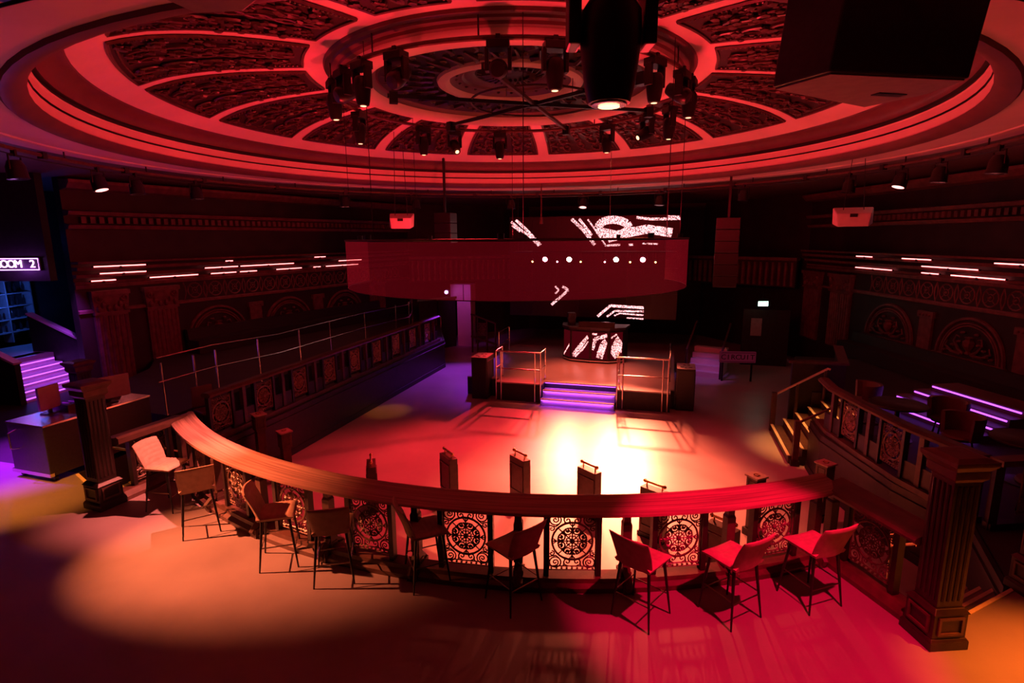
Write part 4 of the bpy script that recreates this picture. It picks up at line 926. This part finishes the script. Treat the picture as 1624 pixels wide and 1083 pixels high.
MB().tube([(0, 0, 1.0), (.05, 0, 1.03), (.8, 0, 1.5), (.86, 0, 1.5)], .03, 8).build('rail', 'mid_oak', t, True); MB().box(-.06, .06, -.06, .06, 0, 1.05).build('post', 'mid_oak', t); MB().box(-.09, .09, -.09, .09, 0, .12).build('foot', 'dark_oak', t); MB().ball((.9, 0, 1.52), .06, 10, 6).build('finial', 'chrome', t, True)
spot((6.4, 3.4, 3.6), (6.4, 3.6, -1), (1, .33, .08), 1100, 36, .8, .05)
# side parapet beyond the stairs
t = thing('parapet', 'dark boxed parapet with a pale capping beyond the right staircase', 'parapet', (0, 0, 0)); MB().path([(-.06, -1.1), (.06, -1.1), (.06, .74), (-.06, .74)], [(6.2, 5.05), (7.4, 5.05), (7.9, 7.5)]).build('wall', 'dark_oak', t); MB().path([(-.12, .74), (.12, .74), (.12, .8), (-.12, .8)], [(6.1, 5.05), (7.4, 5.05), (7.9, 7.5)]).build('capping', 'mid_oak', t)
# ------------------------------------------------------------------ right terrace furniture
t = thing('lit_steps', 'four wide steps with glowing purple strips on the right terrace', 'steps', (7.95, 4.1, 0), math.atan2(-2.33, .99))
for k in range(4):
    MB().box(0 + .15 * k, 2.55, .3 * k, 1.6, .15 * k, .15 * (k + 1)).build('tread', 'wine_shade', t)
    MB().box(.05 + .15 * k, 2.5, .3 * k - .02, .3 * k - .002, .15 * (k + 1) - .06, .15 * (k + 1) - .03).build('led_strip', 'led_purple', t)
def tub_chair(loc, rz, label):
    t = thing('tub_chair', label, 'chair', loc, rz, 'tub chairs on the right terrace')
    MB().lathe([(.0, .4), (.25, .4), (.27, .44), (.25, .48), (.0, .48)], 16).build('seat', 'wine_shade', t, True)
    MB().sweep([(.24, .42), (.31, .42), (.34, .8), (.33, .84), (.28, .83), (.27, .8)], PI * .9, PI * 2.1, 14).build('backrest', 'wine_shade', t, True)
    for k in range(4): a = k * PI / 2 + .78; MB().tube([(.17 * math.cos(a), .17 * math.sin(a), .4), (.24 * math.cos(a), .24 * math.sin(a), 0)], .016, 6).build('leg', 'leg_metal', t)
    MB().sweep([(.318, .6), (.33, .61), (.318, .62)], PI * .92, PI * 2.08, 12).build('seam', 'dark_oak', t)
for p, a, l in (((8.35, 1.75), 2.4, 'dark tub chair in front of the purple steps, upper of two'), ((8.15, .75), 2.0, 'dim red tub chair in front of the purple steps, lower of two'), ((7.2, 2.75), 1.5, 'dim tub chair at the head of the right staircase'), ((8.3, -1.2), 1.0, 'tub chair catching orange light at the right picture edge')): tub_chair((p[0], p[1], 0), a, l)
def round_table(loc, r, label):
    t = thing('round_table', label, 'table', loc, 0, 'round tables on the right terrace')
    MB().lathe([(0, .7), (r - .02, .7), (r, .715), (r, .735), (r - .02, .75), (0, .75)], 32).build('top', 'dark_oak', t, True); MB().tube([(0, 0, .03), (0, 0, .7)], .045, 10).build('column', 'leg_metal', t, True); MB().lathe([(0, 0), (.3, 0), (.3, .015), (.05, .04), (0, .04)], 20).build('foot', 'leg_metal', t, True)
round_table((7.45, 1.6, 0), .5, 'round dark table between the right balustrade and purple steps'); round_table((8.75, -.1, 0), .55, 'round dark table at the right picture edge')
t = thing('terrace_railing', 'dark wooden rail with an iron panel beside the right newel post', 'railing', (0, 0, 0))
MB().path([(-.1, .95), (.1, .95), (.1, 1.03), (-.1, 1.03)], [(7.35, -2.0), (8.6, -1.5), (10.5, -1.2)]).build('top_rail', 'rail_plain', t)
MB().path([(-.06, .0), (.06, .0), (.06, .1), (-.06, .1)], [(7.35, -2.0), (8.6, -1.5), (10.5, -1.2)]).build('base_rail', 'dark_oak', t)
for p in ((7.4, -1.98), (8.6, -1.5), (9.9, -1.3)): MB().box(-.05, .05, -.05, .05, 0, .95).build('post', 'dark_oak', t, loc=(p[0], p[1], 0))
inst('lace_panel', SIDE_LACE, t, (8.0, -1.74, .53), .38)
def brass_rail(pts, label):
    o = V(pts[0]); t = thing('stair_rail', label, 'handrail', tuple(o))
    for dz in (0, -.16): MB().tube([V(p) - o + V((0, 0, dz)) for p in pts], .02, 8).build('bar', 'brass', t, True)
    for f in (.03, .5, .97): 
        p = V(pts[0]).lerp(V(pts[-1]), f) - o; MB().tube([p + V((0, 0, -.2 if .1 < f < .9 else -.95)), p + V((0, 0, .0))], .014, 6).build('stub', 'brass', t)
brass_rail([(-5.62, -4.3, .95), (-5.62, -2.75, .05)], 'two-bar brass handrail down the left corner stair')
brass_rail([(6.02, -4.05, .95), (6.02, -2.6, .05)], 'two-bar brass handrail down the right corner stair')
# ------------------------------------------------------------------ left: lighting desk, purple stairs, door to the next room
t = thing('lighting_desk', 'black flight-case lighting desk left of the curved rail', 'desk', (-7.25, -3.35, 0), math.radians(-2))
MB().box(-.45, .45, -.95, .95, .1, .98).build('case', 'speaker_paint', t, bevel=.012)
MB().box(-.46, .46, -.96, .96, .97, 1.0).build('lid_edge', 'chrome', t); MB().box(-.47, .47, -.97, -.9, .1, .16).build('corner', 'chrome', t)
for sx in (-.38, .38):
    for sy in (-.85, .85): MB().tube([(sx, sy - .03, .05), (sx, sy + .03, .05)], .05, 10).build('caster', 'fixture', t, True)
MB().tube([(-.2, -.96, .55), (-.2, -1.08, .58), (-.2, -1.08, .85), (-.2, -.96, .88)], .014, 6).build('handle', 'chrome', t, True)
def monitor(loc, rz, w, h, label, m='case_grey'):
    t = thing('monitor', label, 'monitor', loc, rz)
    MB().box(-w / 2, w / 2, -.02, .03, .08, .08 + h).build('back_shell', m, t, bevel=.01); MB().box(-.12, .12, -.08, .1, 0, .02).build('stand', 'fixture', t); MB().box(-.03, .03, .0, .03, .0, .12).build('neck', 'fixture', t)
    for z in (.28, .36): MB().box(-.03, .03, .028, .04, z - .02, z + .02).build('vent', 'fixture', t)
monitor((-7.05, -3.0, 1.0), math.radians(75), .75, .42, 'reddish back of a monitor on the lighting desk')
monitor((-7.45, -3.75, 1.0), math.radians(100), .4, .42, 'small dark monitor back on the near end of the lighting desk', 'case_grey')
t = thing('lighting_console', 'low black lighting console on the desk', 'console', (-7.45, -3.1, 1.0), math.radians(90)); MB().frus((0, 0), .5, .2, 0, .1, .48, .17).build('body', 'fixture', t)
for k in range(8): MB().box(-.4 + .11 * k, -.38 + .11 * k, -.1, .08, .1, .115).build('fader', 'white_plastic', t)
t = thing('desk_chair', 'dim chair lit purple behind the lighting desk', 'chair', (-6.3, -1.5, 0), 1.2)
MB().box(-.22, .22, -.22, .22, .42, .48).build('seat', 'wine_shade', t, bevel=.02); MB().box(-.22, .22, .2, .25, .5, .95).build('backrest', 'wine_shade', t, bevel=.02)
for sx in (-.19, .19):
    for sy in (-.19, .19): MB().tube([(sx, sy, 0), (sx, sy, .43)], .014, 6).build('leg', 'leg_metal', t)
# purple staircase
t = thing('purple_staircase', 'purple-lit staircase climbing to the doorway on the left', 'staircase', (-12.55, .03, 0), math.radians(90 + 8))
for k in range(7):
    y = .24 * k; z = .125 * (k + 1)
    MB().box(-1.18, .84, y, y + .3, 0, z).build('tread', 'white_wall', t)
    MB().box(-1.16, .82, y - .014, y - .002, z - .05, z - .025).build('led_strip', 'led_purple', t)
spot((-11.9, .2, 3.2), (-13.3, .3, .5), (.5, .06, 1), 200, 60, .8, .1)
for s, l in ((-1.27, 'dark stair wall with a pale sloping capping at the left picture edge'), (.94, 'dark stair wall between the purple stairs and pilaster')):
    w_ = thing('stair_wall', l, 'stair wall', (-12.55, .03, 0), math.radians(98))
    b = MB(); x0, x1 = s - .07, s + .07
    b.add([(x0, -.1, 0), (x1, -.1, 0), (x1, 1.9, 0), (x0, 1.9, 0), (x0, -.1, 1.05), (x1, -.1, 1.05), (x1, 1.9, 1.95), (x0, 1.9, 1.95)], [(0, 3, 2, 1), (4, 5, 6, 7), (0, 1, 5, 4), (1, 2, 6, 5), (2, 3, 7, 6), (3, 0, 4, 7)]); b.build('panel', 'black_paint', w_)
    MB().beam((s, -.12, 1.06), (s, 1.92, 1.97), .2, .05).build('capping', 'white_wall', w_)
MB().box(-16, -13.9, -.8, 2.9, -.3, .875).build('floor_landing', 'resin_floor')['kind'] = 'structure'
# wall with the opening, and the room beyond
struct(MB().box(-16.2, -12.3, -.62, -.45, 3.05, 5.7).build('wall_lintel', 'black_paint'), 'black lintel over the stairs') if False else None
o = struct(MB().path([(-.25, 3.0), (-.02, 3.0), (-.02, 5.7), (-.25, 5.7)], [(-14.6, -.95), (-12.15, -.25)]).build('wall_lintel', 'black_paint'), 'black lintel over the purple stairs')
struct(MB().path([(0, -.3), (.2, -.3), (.2, 5.7), (0, 5.7)], [(-16, -1.6), (-14.5, -1.0)]).build('wall_lintel_side', 'black_paint'), 'black wall left of the purple stairs')
struct(MB().path([(0, -.3), (.2, -.3), (.2, 5.7), (0, 5.7)], [(-15.3, 3.6), (-12.6, 2.2)]).build('wall_stair_side', 'black_paint'), 'black wall right of the purple stairs')
struct(MB().box(-17.6, -17.4, -2, 4, -.3, 5.7).build('wall_room_back', 'dark_wall'), 'dark back wall of the next room')
t = thing('bottle_shelf', 'shelving lit blue in the room beyond the stairs', 'shelf', (-16.9, 1.5, .875), math.radians(-74))
for k in range(5): MB().box(-.9, .9, -.15, .15, .3 + .4 * k, .33 + .4 * k).build('shelf_board', 'case_grey', t)
for s in (-.9, 0, .9): MB().box(s - .02, s + .02, -.15, .15, 0, 2.1).build('upright', 'case_grey', t)
emit('led_blue', (.1, .35, 1), 4.); MB().box(.93, .95, -.17, -.15, .2, 2.0).build('led_strip', 'led_blue', t)
rnd = random.Random(5); bm_ = MB().lathe([(0, 0), (.04, 0), (.04, .17), (.015, .22), (.015, .28), (0, .28)], 8).mesh('bottle', 'glass_dark', True)
bi = 0
for k in range(4):
    for q in range(7):
        x = -.75 + q * .24 + rnd.uniform(-.04, .04); a = math.radians(-74); o = inst('bottle', bm_, None, (-16.9 + x * math.cos(a), 1.5 + x * math.sin(a), .875 + .33 + .4 * k), 0)
        tag(o, 'dark bottle on the blue-lit shelves of the next room', 'bottle', 'bottles on the blue-lit shelves')
point((-16.0, 1.4, 2.2), (.04, .15, 1), 45, .1); point((-14.9, 1.0, 4.0), (.03, .1, .9), 8, .1)
# signs
def text_part(body, size, loc, rot, m, par, depth=.01, name='letter', pitch=.66):
    n = len(body)
    for k, ch in enumerate(body):
        if ch == ' ': continue
        cu = bpy.data.curves.new(name, 'FONT'); cu.body = ch; cu.size = size; cu.extrude = depth; cu.align_x = 'CENTER'; cu.align_y = 'CENTER'; cu.resolution_u = 4
        o = bpy.data.objects.new(name, cu); C.objects.link(o)
        dg = bpy.context.evaluated_depsgraph_get(); me = bpy.data.meshes.new_from_object(o.evaluated_get(dg)); bpy.data.objects.remove(o)
        me.materials.clear(); me.materials.append(MATS[m]); o = bpy.data.objects.new(name, me); C.objects.link(o); o.parent = par
        o.location = (loc[0] + (k - (n - 1) / 2) * size * pitch, loc[1], loc[2]); o.rotation_euler = rot
emit('sign_box', (.5, .03, .09), .11); emit('neon_pink', (.85, .35, 1), 6.); emit('neon_frame', (.7, .2, 1), 6.); emit('exit_green', (.55, 1, .8), 5.)
t = thing('neon_sign', 'glowing pink neon sign reading ROOM 2 over the purple stairs', 'sign', (-12.88, -.5, 3.43), math.radians(16))
MB().box(-.62, .62, 0.0, .05, -.16, .16).build('board', 'black_paint', t); text_part('ROOM 2', .27, (0, -.015, 0), (PI / 2, 0, 0), 'neon_pink', t)
MB().tube([(-.6, -.02, -.14), (.6, -.02, -.14), (.6, -.02, .14), (-.6, -.02, .14)], .013, 6, True).build('frame_tube', 'neon_frame', t)
point((-12.8, -.85, 3.3), (.5, .08, 1), 8, .1)
t = thing('venue_sign', 'dim pink sign reading CIRCUIT at the back right', 'sign', (5.46, 10.0, -.22), math.radians(10))
MB().box(-.62, .62, 0, .08, -.2, .2).build('board', 'sign_box', t, bevel=.02); text_part('CIRCUIT', .25, (0, -.01, 0), (PI / 2, 0, 0), 'black_paint', t)
MB().tube([(-.57, -.01, -.16), (.57, -.01, -.16), (.57, -.01, .16), (-.57, -.01, .16)], .01, 5, True).build('border', 'black_paint', t)
for s in (-.5, .5): MB().box(s - .03, s + .03, .02, .06, -.88, -.2).build('leg', 'fixture', t)
t = thing('exit_sign', 'small glowing green exit sign above the back right doorway', 'sign', (6.5, 12.3, 1.45), math.radians(16)); MB().box(-.2, .2, 0, .06, -.1, .1).build('housing', 'fixture', t); MB().box(-.19, .19, -.006, .0, -.09, .09).build('lit_face', 'exit_green', t); MB().box(-.02, .02, .02, .05, .1, .45).build('hanger', 'fixture', t)
text_part('EXIT', .13, (0, -.008, 0), (PI / 2, 0, 0), 'white_plastic', t, .002)
point((6.45, 11.9, 1.3), (.4, 1, .65), 1.2, .05)
# ------------------------------------------------------------------ back of the room
t = thing('white_pillar', 'boxed white pillar lit purple at the back left', 'pillar', (-6.35, 14.0, -1.1)); MB().box(-.34, .34, -.15, .5, 0, 2.15).build('shaft', 'white_wall', t); MB().box(-.66, .36, -.16, .5, 2.16, 2.95).build('head_box', 'white_wall', t); MB().box(-.02, .02, -.17, -.15, 2.17, 2.95).build('joint', 'black_paint', t)
spot((-6.2, 12.3, 2.6), (-6.4, 14, .8), (.75, .08, .8), 60, 60, .9, .1)
t = thing('wall_lamp', 'bright purple lamp beside the white pillar', 'wall lamp', (-7.1, 13.6, 1.5), 0); MB().box(-.1, .1, 0, .1, -.12, .12).build('housing', 'fixture', t); MB().ball((0, -.05, 0), .09, 10, 6).build('globe', 'neon_pink', t, True); MB().box(-.03, .03, .08, .6, -.03, .03).build('arm', 'fixture', t)
t = thing('double_door', 'dark double door with slim vertical pulls left of the white pillar', 'door', (-7.3, 12.9, -1.1), math.radians(55))
for s in (-1, 1):
    o = MB().box(s * .5 - .48, s * .5 + .48, -.03, .03, 0, 2.3).build('door_leaf', 'black_paint', t); MB().tube([(s * .12, -.06, .8), (s * .12, -.06, 1.5)], .015, 6).build('pull', 'brass', o)
MB().box(-1.05, 1.05, -.05, .05, 2.3, 2.4).build('head_rail', 'chrome', t)
def small_stair(loc, rz, label, m):
    t = thing('back_stair', label, 'staircase', loc, rz)
    for k in range(5): MB().box(-.6, .6, .28 * k, .28 * k + .3, 0, .18 * (k + 1)).build('tread', m, t)
    for s in (-.62, .62): MB().beam((s, -.1, .95), (s, 1.4, 1.85), .06, .06).build('handrail', 'mid_oak', t); MB().box(s - .04, s + .04, -.14, -.06, 0, 1.0).build('newel', 'dark_oak', t)
    return t
small_stair((4.35, 10.4, -1.1), math.radians(-15), 'small pale stair lit purple right of the stage', 'white_wall')
spot((4.4, 9.4, 1.8), (4.3, 10.3, -.9), (.6, .15, 1), 60, 50, .8, .1)
t = thing('back_railing', 'sloping dark railing with an iron panel beside the white pillar', 'railing', (-4.9, 12.5, -1.1)); MB().beam((-.6, 0, 1.75), (.6, 0, 1.35), .08, .06).build('top_rail', 'mid_oak', t); MB().beam((-.6, 0, .75), (.6, 0, .4), .1, .08).build('base_rail', 'mid_oak', t)
for x in (-.55, -.3, .15, .55): MB().box(x - .03, x + .03, -.03, .03, 0, 1.55 - .33 * x).build('post', 'mid_oak', t)
inst('lace_panel', SIDE_LACE, t, (-.08, 0, 1.07), 0).scale = (.8, 1, .9)
o = struct(MB().box(5.9, 7.6, 12.9, 13.05, -1.1, 1.15).build('door_1', 'black_paint'), 'dark doorway under the green sign'); MB().box(6.2, 6.6, 12.86, 12.9, .1, .8).build('door_pane', 'case_grey', o)
